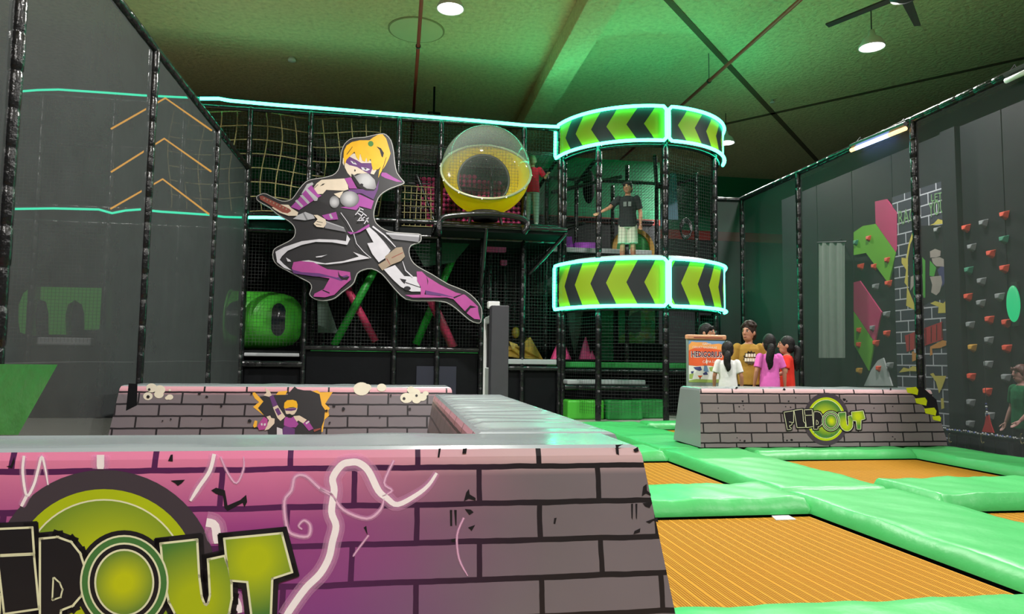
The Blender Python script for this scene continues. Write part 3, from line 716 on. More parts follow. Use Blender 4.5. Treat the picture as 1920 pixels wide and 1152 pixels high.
# ================================================================== PLAY FRAME
YS, YB = 14.78, 18.6
NZ = 6.2
e = thing('play_structure', 'tall black padded play frame with nets, platforms and ledges', 'play structure', (0.5, YS, -0.14))
cols = [-8.2, -6.9, -5.6, -4.3, -3.04, -1.85, -0.05, 0.83, 2.62, 3.42]
for x in cols: post(e, (x, YS, -0.12), (x, YS, NZ - 0.06), 0.058)
for x in (-4.3, -1.85, -0.92, 0.83, 2.1, 3.42):
    post(e, (x, YS + 1.4, -0.12), (x, YS + 1.4, 5.6), 0.05)
    post(e, (x, YB, -0.12), (x, YB, 5.3), 0.05)
def beam(a, b, r=0.05, name='beam'):
    mb = MB(); padded(mb, a, b, r, 0.36); return mb.build(name, e, True)
beam((-8.3, YS, NZ - 0.1), (3.42, YS, NZ - 0.1), 0.05, 'top_rail')
for z, rr in ((3.93, 0.055), (3.62, 0.05)):
    beam((-8.3, YS, z), (-0.05, YS, z), rr); beam((-0.05, YS, z), (3.42, YS, z), rr)
beam((-1.85, YS, 1.27), (1.75, YS, 1.27), 0.055); beam((1.75, YS, 1.25), (2.0, YS, 1.25), 0.05)
beam((-3.04, YS, 0.93), (-1.85, YS, 0.93), 0.07); beam((2.0, YS, 0.9), (3.42, YS, 0.9), 0.06)
for z in (5.55, 3.7):
    for y in (YS + 1.4, YB): beam((-8.2, y, z), (3.42, y, z), 0.05)
for x in (-1.85, 0.83, 3.42):
    beam((x, YS, 5.55), (x, YB, 5.3), 0.045); beam((x, YS, 3.7), (x, YB, 3.7), 0.045)
beam((0.83, YS + 0.1, 4.75), (2.62, YB - 1, 5.3), 0.045); beam((-2.9, YS + 1, 5.6), (-1.0, YS + 1.3, 4.9), 0.035)
beam((0.35, YS + 1.0, 5.2), (0.85, YS + 1.0, 3.95), 0.045)
# platforms
DECK = mat('deck_carpet', rgb(22, 25, 25), 0.8, 0.2, 20, 0.2, 80, spec=0.1)
def part(name, a, b, m, bev=0.0): return MB().box(a, b, m).build(name, e, bevel=bev)
part('deck', (-8.3, YS + 0.06, 3.66), (0.0, YB, 3.84), DECK); part('deck', (0.0, YS + 0.06, 3.66), (3.42, YB, 3.84), DECK)
part('deck', (-8.3, YS + 0.06, 1.08), (2.0, YB, 1.2), DECK)
part('deck', (0.72, 13.95, 3.62), (3.35, YS - 0.06, 3.74), DECK)
part('green_mat', (2.35, YS + 0.08, 3.84), (3.36, YS + 1.2, 3.99), GREENDARK, 0.02)
part('green_mat', (-1.75, YS + 0.35, 1.2), (1.9, YS + 2.4, 1.25), GREENDARK, 0.01)
beam((0.7, 13.93, 3.72), (3.38, 13.93, 3.72), 0.045); beam((0.7, 13.93, 3.72), (0.7, YS, 3.72), 0.045); beam((3.36, 13.93, 3.72), (3.36, YS, 3.72), 0.045)
beam((1.72, 13.93, 3.7), (1.72, YS - 0.1, 2.6), 0.045, 'brace'); beam((3.36, 13.95, 3.66), (2.75, YS, 2.9), 0.045, 'brace')
post(e, (1.74, YS - 0.02, -0.12), (1.74, YS - 0.02, 3.62), 0.055)
# skirting boards at the bottom
for a, b in ((-8.2, -4.36), (-4.24, -3.1), (-2.98, -1.91), (-1.79, -0.11), (0.01, 1.68), (1.8, 3.36)):
    part('skirt_board', (a, YS + 0.05, -0.12), (b, YS + 0.09, 0.84 if (-3.2 < a < -2 or a > 1.75) else 1.2), BLACK)
NAVY = mat('navy_board', rgb(22, 24, 42), 0.5)
part('hatch', (0.42, YS + 0.02, 0.0), (1.24, YS + 0.05, 0.92), NAVY)
part('ledge', (-2.98, YS - 0.03, 1.08), (-1.92, YS + 0.25, 1.15), GREYEDGE, 0.02)
part('ledge', (2.02, YS - 0.06, 0.98), (3.36, YS + 0.25, 1.09), GREYEDGE, 0.02)
# black back sheets that close the frame
part('back_sheet', (-8.3, YB + 0.06, -0.12), (3.4, YB + 0.09, 5.2), BLACK)
# fine nets of the bays
for i in range(len(cols) - 1):
    a, b = cols[i], cols[i + 1]
    netpanel(e, (a, YS + 0.02, 1.3), (b - a, 0, 0), (0, 0, 2.3), 0.066, 0.003)
    netpanel(e, (a, YS + 0.02, 4.0), (b - a, 0, 0), (0, 0, 2.05), 0.066, 0.0026)
GREYSTR = mat('net_strand_sheen', rgb(92, 90, 92), 0.5)  # light sheen on black netting put into a grey strand colour
netpanel(e, (-1.8, YS + 0.1, 5.62), (5.1, 0, 0), (0, 3.4, -0.25), 0.085, 0.005, 'roof_net', GREYSTR)
netpanel(e, (-1.8, YS + 1.45, 3.9), (5.1, 0, 0), (0, 0, 1.7), 0.085, 0.003)
netpanel(e, (0.83, YS + 0.1, 3.9), (0, 3.4, 0), (0, 0, 1.7), 0.08, 0.003); netpanel(e, (2.0, YS + 1.2, 1.2), (1.4, 0, 0), (0, 0, 2.4), 0.08, 0.003)
for k in range(7):
    x = 2.0 + 0.2 * k; mb = MB(); padded(mb, (x, YS + 2.2, 1.2), (x + random.uniform(-0.1, 0.1), YS + 2.2, 3.6), 0.03); mb.build('hanging_strip', e, True)
# rope ladder bars right of the ninja sign
for k in range(4):
    beam((0.16, YS + 1.2, 4.2 + 0.28 * k), (0.66, YS + 1.2, 4.2 + 0.28 * k), 0.02, 'rung')
# neon channel and tube
CH = mat('led_channel', (0.02, 0.02, 0.02, 1), 0.5)
def led(pts, name, label, r=0.018, m=None, parent=None, chan=True):
    o = thing(name, label, 'led strip', pts[len(pts) // 2]) if parent is None else parent
    MB().tube(pts, r, m or NEONL, 8).build('light_tube', o, True)
    return o
NEOND = emit('led_dimmed_green', (0.02, 1.0, 0.55, 1), 4.0)  # dimming by the left screen put into a weaker emission
zt = [at(px, py, y=YS - 0.09) for px, py in ((20, 173), (70, 169), (110, 168), (200, 174), (268, 179), (330, 182), (372, 184))]
o = led([(p.x, YS - 0.09, p.z) for p in zt], 'neon_line', 'upper green light line seen through the left screen', 0.022, NEOND)
MB().tube([(p.x, YS - 0.02, p.z + 0.03) for p in zt], 0.06, CH, 6).build('channel', o)
zt = [at(px, py, y=YS - 0.09) for px, py in ((375, 185), (410, 185), (432, 189), (520, 197), (600, 203), (700, 211), (800, 219), (900, 227), (985, 235), (1049, 238))]
o = led([(p.x, YS - 0.09, p.z) for p in zt], 'neon_line', 'long green neon line along the top edge of the play frame', 0.034)
mb = MB(); mb.tube([(p.x, YS - 0.02, p.z + 0.03) for p in zt], 0.06, CH, 6); mb.build('channel', o)
zt = [at(px, py, y=YS - 0.09) for px, py in ((28, 392), (100, 391), (185, 393), (210, 400), (235, 395), (262, 393), (300, 397), (392, 403), (420, 407), (455, 408))]
o = led([(p.x, YS - 0.09, p.z) for p in zt], 'neon_line', 'lower green light line seen through the left screen', 0.022, NEOND)
MB().tube([(p.x, YS - 0.04, p.z + 0.015) for p in zt], 0.05, CH, 6).build('channel', o)
zt = [at(px, py, y=YS - 0.09) for px, py in ((466, 408), (500, 408), (534, 409))]
o = led([(p.x, YS - 0.09, p.z) for p in zt], 'neon_line', 'short bright green neon bar at the left hand of the ninja sign', 0.03)
MB().tube([(p.x, YS - 0.04, p.z + 0.015) for p in zt], 0.05, CH, 6).build('channel', o)
for i, (l, ap, r) in enumerate((((208, 242), (310, 184), (397, 245)), ((208, 323), (308, 260), (396, 322)), ((207, 392), (305, 336), (392, 402)))):
    o = led([V((p.x, YS - 0.12, p.z)) for p in (at(*l, y=YS - 0.12), at(*ap, y=YS - 0.12), at(*r, y=YS - 0.12))], 'led_chevron', ('topmost', 'middle', 'lowest')[i] + ' of three orange LED chevrons behind the left screen', 0.018, ORANGELED)
    o['group'] = 'orange LED chevrons'
# olive cargo net
cn = MB()
def sag(x, z): return V((x + 0.05 * math.sin(3 * z + x), YS + 0.22 + 0.06 * math.sin(2.1 * x + 1.3 * z), z + 0.06 * math.sin(2.6 * x + 0.5 * z)))
XS = [-4.6 + 0.3 * i for i in range(15)]; ZS_ = [4.0 + 0.3 * i for i in range(8)]
for x in XS: cn.tube([sag(x, 4.0 + 0.1 * k) for k in range(22)], 0.012, ROPE, 5)
for z in ZS_: cn.tube([sag(-4.6 + 0.15 * k, z) for k in range(29)], 0.012, ROPE, 5)
tag(cn.build('cargo_net', None, True), 'olive rope climbing net behind the ninja sign', 'rope net')
cn = MB()
for k in range(6): cn.tube([(0.1 + 0.12 * k, YS + 0.9, 3.9), (0.1 + 0.12 * k + 0.03 * math.sin(k), YS + 0.95, 4.9)], 0.01, ROPE, 5)
for k in range(7): cn.tube([(0.05, YS + 0.9, 4.0 + 0.15 * k), (0.75, YS + 0.9, 4.0 + 0.15 * k + 0.02 * math.sin(k))], 0.01, ROPE, 5)
tag(cn.build('rope_ladder_net', None, True), 'small olive rope net between the ninja sign and the pink wall', 'rope net')

# ---- ninja cut-out sign
YN = 14.2
A_ = lambda x, y: (480 + x / 6.064, 240 + y / 6.064)
B_ = lambda x, y: (500 + x / 4.571, 400 + y / 4.571)
OUT = [A_(*p) for p in ((0, 775), (60, 745), (120, 745), (250, 810), (330, 828), (410, 800), (480, 700), (560, 610), (640, 578), (760, 560), (870, 530), (925, 480), (950, 400), (960, 300), (985, 210), (1030, 150), (1100, 110), (1230, 100), (1320, 80), (1420, 60), (1480, 70), (1540, 140), (1570, 260), (1585, 400), (1610, 510), (1680, 600), (1690, 625), (1660, 648), (1540, 690), (1450, 740), (1395, 800), (1360, 900), (1345, 980), (1360, 1060))]
OUT += [B_(*p) for p in ((960, 100), (1010, 135), (1100, 160), (1300, 172), (1328, 195), (1325, 240), (1290, 262), (1240, 280), (1225, 330), (1245, 400), (1300, 455), (1420, 520), (1560, 605), (1700, 660), (1790, 730), (1840, 800), (1850, 850), (1840, 935), (1800, 945), (1730, 915), (1620, 820), (1540, 770), (1440, 755), (1300, 755), (1190, 740), (1110, 670), (1050, 600), (980, 520), (900, 480), (830, 490), (780, 520), (755, 590), (720, 630), (650, 680), (590, 730), (520, 752), (440, 750), (385, 725), (362, 690), (380, 640), (365, 600), (300, 565), (180, 500), (90, 450), (50, 390), (52, 320), (90, 285), (180, 240), (230, 200), (240, 140), (210, 90), (160, 55))]
OUT += [A_(*p) for p in ((310, 1030), (230, 980), (150, 910), (60, 860), (5, 820))]
SO = smoothline(OUT + [OUT[0]], 2)[:-1]
sign = thing('cutout_sign', 'cut-out sign of a crouching comic ninja with yellow ponytail and purple boots', 'sign', (-0.5, YN, 1.7))
pts = [at(x, y, y=YN) for x, y in SO]
MB().slab(pts, (0, 0.035, 0), CHAR, WHITEP).build('board', sign)
EDGEP = mat('ink_edge', rgb(170, 168, 165), 0.5)
mb = MB()
cx_ = sum(p[0] for p in SO) / len(SO)
inset = []
n = len(SO)
area = sum(SO[i][0] * SO[(i + 1) % n][1] - SO[(i + 1) % n][0] * SO[i][1] for i in range(n))
for i in range(n):
    d = V((SO[(i + 1) % n][0] - SO[i - 1][0], SO[(i + 1) % n][1] - SO[i - 1][1])).normalized()
    nn = V((-d.y, d.x)) * (1 if area > 0 else -1); inset.append((SO[i][0] + nn.x * 1.2, SO[i][1] + nn.y * 1.2))
ribbon(mb, inset + [inset[0]], 1.1, EDGEP, lambda x, y: at(x, y, y=YN - 0.002)); mb.build('white_outline', sign)
def pa(*p): return [A_(*q) for q in p]
def pb(*p): return [B_(*q) for q in p]
def rad_local(name, px, py, r, inner, outer):
    p = at(px, py, y=YN) - worldloc(sign); return radial_mat(name, p.x, p.y, p.z, r, inner, outer)
STEEL1 = rad_local('ink_steel_a', *A_(1250, 600), 0.28, rgb(176, 174, 178), rgb(84, 82, 86)); STEEL2 = rad_local('ink_steel_b', *A_(1060, 800), 0.2, rgb(176, 174, 178), rgb(80, 78, 82)); STEEL3 = rad_local('ink_steel_c', *A_(890, 845), 0.13, rgb(170, 168, 172), rgb(84, 82, 86))
SH = [
 (PURP, pa((1420, 505), (1480, 510), (1560, 560), (1665, 615), (1600, 612), (1470, 570), (1425, 545))),
 (SKIN_P, pa((1005, 400), (1040, 330), (1110, 290), (1200, 300), (1310, 380), (1370, 480), (1340, 530), (1280, 515), (1150, 520), (1080, 555), (1040, 510), (1010, 450))),
 (SKIN_P, pa((990, 340), (1003, 340), (1000, 430), (985, 400))),
 (PURPD, pa((1030, 350), (1060, 325), (1150, 370), (1200, 400), (1310, 400), (1330, 440), (1300, 525), (1240, 500), (1150, 445), (1060, 422), (1018, 392))),
 (INKW, pa((1070, 372), (1120, 385), (1150, 420), (1100, 408))), (INKW, pa((1195, 445), (1260, 458), (1298, 470), (1260, 490), (1210, 478))),
 (INK, pa((1095, 378), (1125, 390), (1115, 402))), (INK, pa((1225, 452), (1262, 462), (1245, 478))), (INK, pa((1120, 470), (1136, 478), (1128, 500), (1118, 488))),
 (HAIR_P, pa((995, 330), (1000, 260), (1030, 200), (1090, 160), (1180, 140), (1290, 140), (1330, 110), (1390, 75), (1440, 72), (1480, 120), (1505, 200), (1530, 290), (1510, 350), (1470, 430), (1410, 520), (1390, 570), (1400, 490), (1420, 440), (1390, 470), (1330, 480), (1315, 420), (1305, 350), (1270, 390), (1255, 335), (1240, 385), (1210, 370), (1185, 290), (1170, 370), (1140, 330), (1120, 270), (1080, 310), (1030, 360), (1010, 420))),
 (INK, pa((1368, 210), (1420, 230), (1455, 285), (1440, 340), (1425, 320), (1405, 250))), (INKMID, [A_(*p) for p in ell(1305, 180, 32, 32, 14)]),
 (INK, pa((1030, 300), (1095, 212), (1098, 218), (1036, 304))), (INK, pa((1420, 520), (1480, 330), (1484, 334), (1428, 520))),
 (INKL, pa((515, 750), (580, 640), (640, 618), (655, 640), (600, 690), (540, 745))),
 (SKIN_P, pa((745, 590), (1005, 575), (1045, 650), (1050, 700), (1000, 715), (800, 705), (760, 750), (690, 755), (650, 690), (690, 630))),
 (INK, pa((725, 665), (760, 635), (785, 632), (765, 650))), (INK, pa((650, 690), (705, 640), (708, 646), (655, 695))),
 (PURP, pa((1005, 575), (1080, 560), (1150, 690), (1060, 690), (1045, 640))),
 (PURP, pa((1165, 750), (1340, 830), (1310, 925), (1180, 890), (1140, 935), (960, 905), (1100, 880))),
 (PURPD, pa((1050, 700), (1360, 690), (1400, 590), (1385, 700), (1335, 815), (1200, 745), (1060, 742))),
 (SKIN_P, pa((885, 750), (995, 720), (950, 800))),
 (STEEL3, [A_(*p) for p in ell(892, 842, 56, 70, 24)]), (STEEL2, [A_(*p) for p in ell(1063, 810, 110, 92, 28)]),
 (INK, pa((1080, 520), (1130, 550), (1180, 640), (1300, 690), (1365, 690), (1340, 716), (1250, 712), (1150, 670), (1105, 590))),
 (STEEL1, pa((1085, 515), (1130, 548), (1200, 517), (1280, 520), (1350, 590), (1368, 675), (1345, 700), (1260, 690), (1180, 640), (1135, 575))), (INK, [A_(*p) for p in ell(1200, 650, 20, 18, 14)]),
 (PURP, pa((630, 650), (700, 750), (745, 770), (640, 835), (490, 935), (395, 900), (470, 820), (560, 710))),
 (INKL, pa((555, 695), (580, 685), (705, 800), (695, 828), (665, 832))), (INKL, pa((498, 770), (528, 758), (612, 848), (590, 868))), (INKL, pa((443, 830), (468, 815), (540, 890), (518, 908))),
 (SKIN_P, pa((180, 905), (270, 870), (370, 875), (400, 910), (480, 960), (470, 1000), (370, 1000), (270, 965), (210, 930))),
 (BROWNP, pa((38, 778), (70, 770), (380, 920), (400, 945), (360, 972), (300, 960), (50, 815)))]
for k in range(8): x = 90 + 36 * k; y = 800 + 17.5 * k; SH.append((TANP, pa((x, y - 8), (x + 14, y - 2), (x + 4, y + 14), (x - 8, y + 6))))
SH += [
 (PURP, pa((750, 995), (910, 955), (935, 1040), (820, 1050), (780, 1030))), (INKL, pa((828, 985), (850, 975), (877, 1028), (852, 1034))),
 (INKG, pb((505, 65), (660, 120), (682, 162), (498, 128))), (INKL, pb((505, 65), (660, 120), (664, 130), (506, 76))),
 (INKL, pa((480, 990), (560, 955), (650, 990), (672, 1030), (560, 1052), (420, 1035))), (INKG, pa((530, 965), (545, 962), (590, 1045), (570, 1048))),
 (SKIN_P, pa((655, 990), (700, 990), (790, 1040), (800, 1090), (770, 1135), (690, 1125), (655, 1090), (700, 1040))), (INK, pa((690, 1060), (760, 1075), (758, 1080), (690, 1066))), (INK, pa((680, 1090), (745, 1105), (743, 1110), (680, 1096))),
 (INKG, pb((1020, 165), (1310, 185), (1300, 248), (1080, 222))), (INKL, pb((1022, 165), (1310, 185), (1306, 205), (1030, 182))),
 (INKW, pb((75, 330), (150, 290), (300, 240), (450, 222), (600, 228), (680, 240), (688, 182), (715, 222), (690, 272), (560, 250), (420, 246), (300, 272), (180, 322), (130, 370), (112, 400), (150, 440), (215, 492), (150, 470), (90, 420))),
 (INKW, pb((280, 412), (360, 403), (500, 430), (660, 410), (790, 372), (740, 332), (890, 386), (780, 402), (640, 428), (520, 440), (400, 432))), (INKW, pb((420, 372), (500, 360), (522, 354), (470, 376), (425, 380))), (INKW, pb((165, 380), (200, 400), (210, 415), (180, 415))),
 (INKW, pb((848, 130), (872, 112), (940, 170), (1010, 250), (1062, 320), (1020, 382), (960, 422), (930, 330), (905, 310), (862, 258), (915, 250))),
 (INKW, pb((862, 258), (905, 310), (935, 330), (960, 420), (905, 350))),
 (INKW, pb((1003, 482), (1100, 445), (1180, 540), (1285, 545), (1328, 672), (1240, 672), (1150, 632), (1083, 570))),
 (INK, pb((1140, 560), (1197, 570), (1182, 608), (1160, 588))), (INK, [B_(*p) for p in ell(1205, 645, 30, 19, 16)]), (INK, pb((1190, 590), (1325, 636), (1325, 642), (1190, 598))),
 (TANP, pb((955, 442), (1020, 402), (1015, 370), (1110, 295), (1160, 290), (1170, 325), (1186, 370), (1150, 410), (1070, 442), (992, 492))), (BROWNP, pb((1070, 380), (1165, 335), (1168, 341), (1072, 387))), (BROWNP, pb((1030, 385), (1062, 440), (1056, 442), (1024, 390))),
 (PINKP, pb((215, 470), (230, 420), (290, 410), (400, 420), (520, 480), (620, 490), (715, 505), (722, 570), (640, 640), (580, 700), (500, 722), (400, 715), (410, 690), (490, 650), (540, 560), (400, 535), (230, 515))),
 (PURPD, pb((215, 482), (300, 505), (450, 515), (600, 552), (690, 530), (710, 552), (640, 582), (540, 550), (400, 541), (230, 516))), (INK, pb((612, 492), (625, 530), (660, 552), (712, 540), (690, 575), (640, 570), (615, 540))), (INK, pb((480, 655), (540, 680), (538, 690), (478, 664))),
 (PINKP, pb((1285, 500), (1330, 500), (1370, 540), (1480, 610), (1620, 680), (1700, 700), (1770, 760), (1810, 800), (1815, 850), (1830, 912), (1780, 907), (1720, 862), (1600, 737), (1500, 712), (1360, 660), (1350, 705), (1320, 710), (1320, 630), (1290, 580))),
 (PINKP, pb((1185, 702), (1350, 697), (1600, 722), (1400, 724), (1250, 724))), (PURPD, pb((1360, 662), (1500, 690), (1612, 722), (1500, 708), (1365, 697))), (INK, pb((1370, 540), (1385, 580), (1380, 620), (1376, 580))), (INK, pb((1600, 720), (1680, 690), (1682, 696), (1606, 732))), (INK, pb((1700, 840), (1745, 790), (1800, 805), (1745, 815), (1715, 855)))]
mb = MB(); L = 0
for m_, p_ in SH: L += 1; mb.poly([at(x, y, y=YN - 0.002 - 0.0006 * L) for x, y in p_], m_)
top_l = 0.002 + 0.0006 * (L + 1)
mpS = lambda x, y: at(x, y, y=YN - top_l)
ribbon(mb, pb((635, -5), (690, 70), (745, 170), (770, 260), (830, 330), (895, 385)), 1.3, INKW, mpS)
ribbon(mb, pb((908, 113), (1010, 190), (1060, 240), (1105, 290)), [3.2, 2.6, 2.2, 1.6], INKW, mpS); ribbon(mb, pb((1165, 412), (1190, 490), (1250, 545)), [1, 2, 2.4], INKW, mpS)
mb.poly([mpS(*p) for p in pb((690, 158), (760, 165), (878, 92), (882, 114), (800, 162), (720, 182))], PURP)
for a, b in (((1130, 990), (1190, 910)), ((1175, 908), (1222, 932)), ((1148, 962), (1200, 1000)), ((1165, 940), (1215, 962)), ((1160, 1055), (1222, 975)), ((1215, 968), (1258, 1002)), ((1195, 1042), (1238, 1012)), ((1185, 1010), (1228, 1055)), ((1230, 1092), (1278, 1020)), ((1255, 1030), (1275, 1075)), ((1150, 1056), (1215, 1052))):
    ribbon(mb, pa(a, b), 1.7, INKW, mpS)
mb.build('ninja_print', sign)
for px, py in ((600, 450), (700, 330), (760, 520)):
    p = at(px, py, y=YN); MB().tube([(p.x, YN + 0.03, p.z), (p.x, YS - 0.05, p.z)], 0.02, DARKMETAL, 8).build('mount', sign)

# ---- yellow bubble pod
SC = V((1.74, 14.3, 4.96)); SR = 0.92
pod = thing('bubble_pod', 'yellow bubble pod with clear dome and round opening', 'play pod', (SC.x, SC.y, SC.z - SR))
t = NT('pod_yellow'); t.b.inputs['Base Color'].default_value = rgb(232, 196, 10); t.b.inputs['Roughness'].default_value = 0.18
t.b.inputs['Subsurface Weight'].default_value = 0.0; t.b.inputs['Coat Weight'].default_value = 0.3
tl = t.node('ShaderNodeBsdfTranslucent'); tl.inputs[0].default_value = rgb(240, 205, 10); mx = t.node('ShaderNodeMixShader'); mx.inputs[0].default_value = 0.25
t.link(t.b.outputs[0], mx.inputs[1]); t.link(tl.outputs[0], mx.inputs[2]); t.link(mx.outputs[0], t.out.inputs['Surface'])
PODY = t.m
t = NT('pod_clear'); t.b.inputs['Base Color'].default_value = rgb(190, 205, 195); t.b.inputs['Roughness'].default_value = 0.06; t.b.inputs['Specular IOR Level'].default_value = 0.8
lw = t.node('ShaderNodeLayerWeight'); lw.inputs['Blend'].default_value = 0.25
tr = t.node('ShaderNodeBsdfTransparent'); tr.inputs[0].default_value = (0.95, 0.97, 0.95, 1); mx = t.node('ShaderNodeMixShader')
t.link(t.math('ADD', t.math('MULTIPLY', lw.outputs['Facing'], 0.5), 0.025), mx.inputs[0]); t.link(tr.outputs[0], mx.inputs[1]); t.link(t.b.outputs[0], mx.inputs[2]); t.link(mx.outputs[0], t.out.inputs['Surface'])
PODC = t.m
toc = (CAM - SC).normalized(); upo = (V((0, 0, 1)) - toc * toc.z).normalized()
dn = (toc * 0.58 + upo * 0.815 + RGT * 0.04).normalized()
hd = (-toc * 0.955 - upo * 0.27 - RGT * 0.07).normalized(); hang = math.radians(37)
def basis(ax):
    a = ax.orthogonal().normalized(); return a, ax.cross(a)
def cap(mb, ax, a0, a1, m, rule=None, n=72, k=28):
    A, B = basis(ax); vs_, fs = [], []
    for i in range(k + 1):
        th = lerp(a0, a1, i / k)
        for j in range(n):
            ph = 2 * PI * j / n; vs_.append(SC + (ax * math.cos(th) + (A * math.cos(ph) + B * math.sin(ph)) * math.sin(th)) * SR)
    for i in range(k):
        for j in range(n):
            l = (j + 1) % n; f = (i * n + j, i * n + l, (i + 1) * n + l, (i + 1) * n + j)
            if rule is None or rule(sum((vs_[q] for q in f), V((0, 0, 0))) / 4): fs.append(f)
    mb.add(vs_, fs, m)
mb = MB(); cap(mb, dn, 0.0, PI / 2, PODC); mb.build('clear_dome', pod, True)
mb = MB(); cap(mb, hd, hang, PI, PODY, lambda p: (p - SC).dot(dn) < 0.012, 96, 90); mb.build('yellow_shell', pod, True)
A, B = basis(dn); FLM = mat('pod_flange', rgb(150, 150, 120), 0.3)
MB().tube([SC + (A * math.cos(2 * PI * j / 72) + B * math.sin(2 * PI * j / 72)) * (SR + 0.005) for j in range(72)], 0.026, FLM, 8, closed=True).build('flange', pod, True)
for j in range(12):
    q = 2 * PI * j / 12; p = SC + (A * math.cos(q) + B * math.sin(q)) * (SR + 0.03); MB().ball(p, 0.016, WHITEP, 8, 6).build('bolt', pod, True)
A, B = basis(hd)
MB().tube([SC + (hd * math.cos(hang) + (A * math.cos(2 * PI * j / 64) + B * math.sin(2 * PI * j / 64)) * math.sin(hang)) * SR for j in range(64)], 0.03, DARKMETAL, 8, closed=True).build('opening_rim', pod, True)
MB().lathe([(0.26, -0.14), (0.28, -0.02), (0.31, 0.04), (0.27, 0.04), (0.24, -0.14)], (SC.x, SC.y, SC.z - SR + 0.02), DARKMETAL, 32).build('stand_ring', pod, True)
for sx in (-0.3, 0.3):
    MB().tube([(SC.x + sx, SC.y, 4.0), (SC.x + sx * 1.2, SC.y, 3.76)], 0.03, DARKMETAL, 8).build('stand_leg', pod, True)
hp = [at(px, py, y=13.75) for px, py in ((824, 438), (824, 418), (832, 408), (856, 404), (905, 401), (950, 404), (978, 410), (989, 420), (984, 436))]
hp = [V((hp[0].x, 13.9, 3.74))] + hp + [V((hp[-1].x, 13.9, 3.74))]
mb = MB(); sm = smoothline(hp, 4); mb.tube(sm, 0.055, VINYL, 10); mb.build('guard_hoop', e, True)['label'] = 'curved black padded hoop around the foot of the bubble pod'

# ---- pink bumper wall behind the pod
o = thing('bumper_wall', 'wall of pink foam knobs behind the bubble pod', 'play wall', (1.7, 16.3, 3.84))
KN = None
MB().box((0.3, 16.42, 3.86), (3.0, 16.47, 5.3), BLACK).build('backing', o)
for r in range(13):
    for c in range(22):
        x = 0.42 + 0.118 * c; z = 3.95 + 0.118 * r
        if z > 5.46 - 0.2 * abs(x - 1.3): continue
        if x < 0.42 + (z - 3.9) * -0.0 + max(0, (4.9 - z)) * 0.28: continue
        if KN is None:
            mb = MB(); mb.ball((x, 16.38, z), (0.058, 0.05, 0.058), PINK, 8, 6); KN = mb.build('knob', o, True); base = V((x, 16.38, z))
        else:
            k = KN.copy(); COL.objects.link(k); k.parent = o; k.location = V((x, 16.38, z)) - base
netpanel(e, (0.3, 16.3, 3.86), (2.8, 0, 0), (0, 0, 1.4), 0.118, 0.006)
# pink bits under the pod platform
for i, (px, py, w_, h_) in enumerate(((930, 466, 44, 14), (945, 492, 14, 12))):
    p = at(px, py, y=16.0); MB().box((p.x - w_ / 180, 16.0, p.z - h_ / 180), (p.x + w_ / 180, 16.15, p.z + h_ / 180), PINK).build('foam_block', None, bevel=0.03)
    tag(bpy.context.scene.objects[-1] if False else COL.objects[-1], ('larger', 'smaller')[i] + ' pink foam block in the dark bay below the pod platform', 'foam block')
# ---- crossing padded poles
def pole(a, b, m, r, label):
    mb = MB(); pa_, pb_ = at(*a[:2], y=a[2]), at(*b[:2], y=b[2]); mb.tube([pa_, pa_.lerp(pb_, 0.5), pb_], r, m, 14)
    return tag(mb.build('padded_pole', None, True), label, 'pole', 'slanting padded poles')
GPOLE = mat('pole_green', rgb(40, 150, 50), 0.4, 0.12, 6); PPOLE = mat('pole_pink', rgb(190, 50, 90), 0.4, 0.12, 6)
pole((722, 470, 15.9), (626, 648, 15.6), GPOLE, 0.085, 'green slanting pole of the left crossed pair')
pole((640, 520, 16.0), (704, 641, 15.9), PPOLE, 0.085, 'pink slanting pole of the left crossed pair')
pole((868, 440, 15.9), (780, 646, 15.9), GPOLE, 0.085, 'green slanting pole of the right crossed pair')
pole((790, 525, 15.6), (850, 652, 15.5), PPOLE, 0.1, 'pink slanting pole of the right crossed pair')
p = [at(*q, y=16.2) for q in ((595, 560), (612, 560), (634, 625), (596, 624))]
tag(MB().slab(p, (0, 0.02, 0), mat('grey_sheet', rgb(120, 140, 130), 0.4)).build('plastic_sheet'), 'grey plastic sheet hanging beside the left crossed poles', 'sheet')
p = [at(*q, y=15.7) for q in ((772, 458), (885, 452), (852, 492), (795, 500))]
tag(MB().slab(p, (0, 0.02, 0), mat('green_sheen_sheet', rgb(28, 84, 60), 0.5, 0.4, 40)).build('sheen_sheet'), 'dark green sheet for neon sheen on netting above the right crossed poles', 'sheet')  # added sheet, neon reflected by the netting put into its green

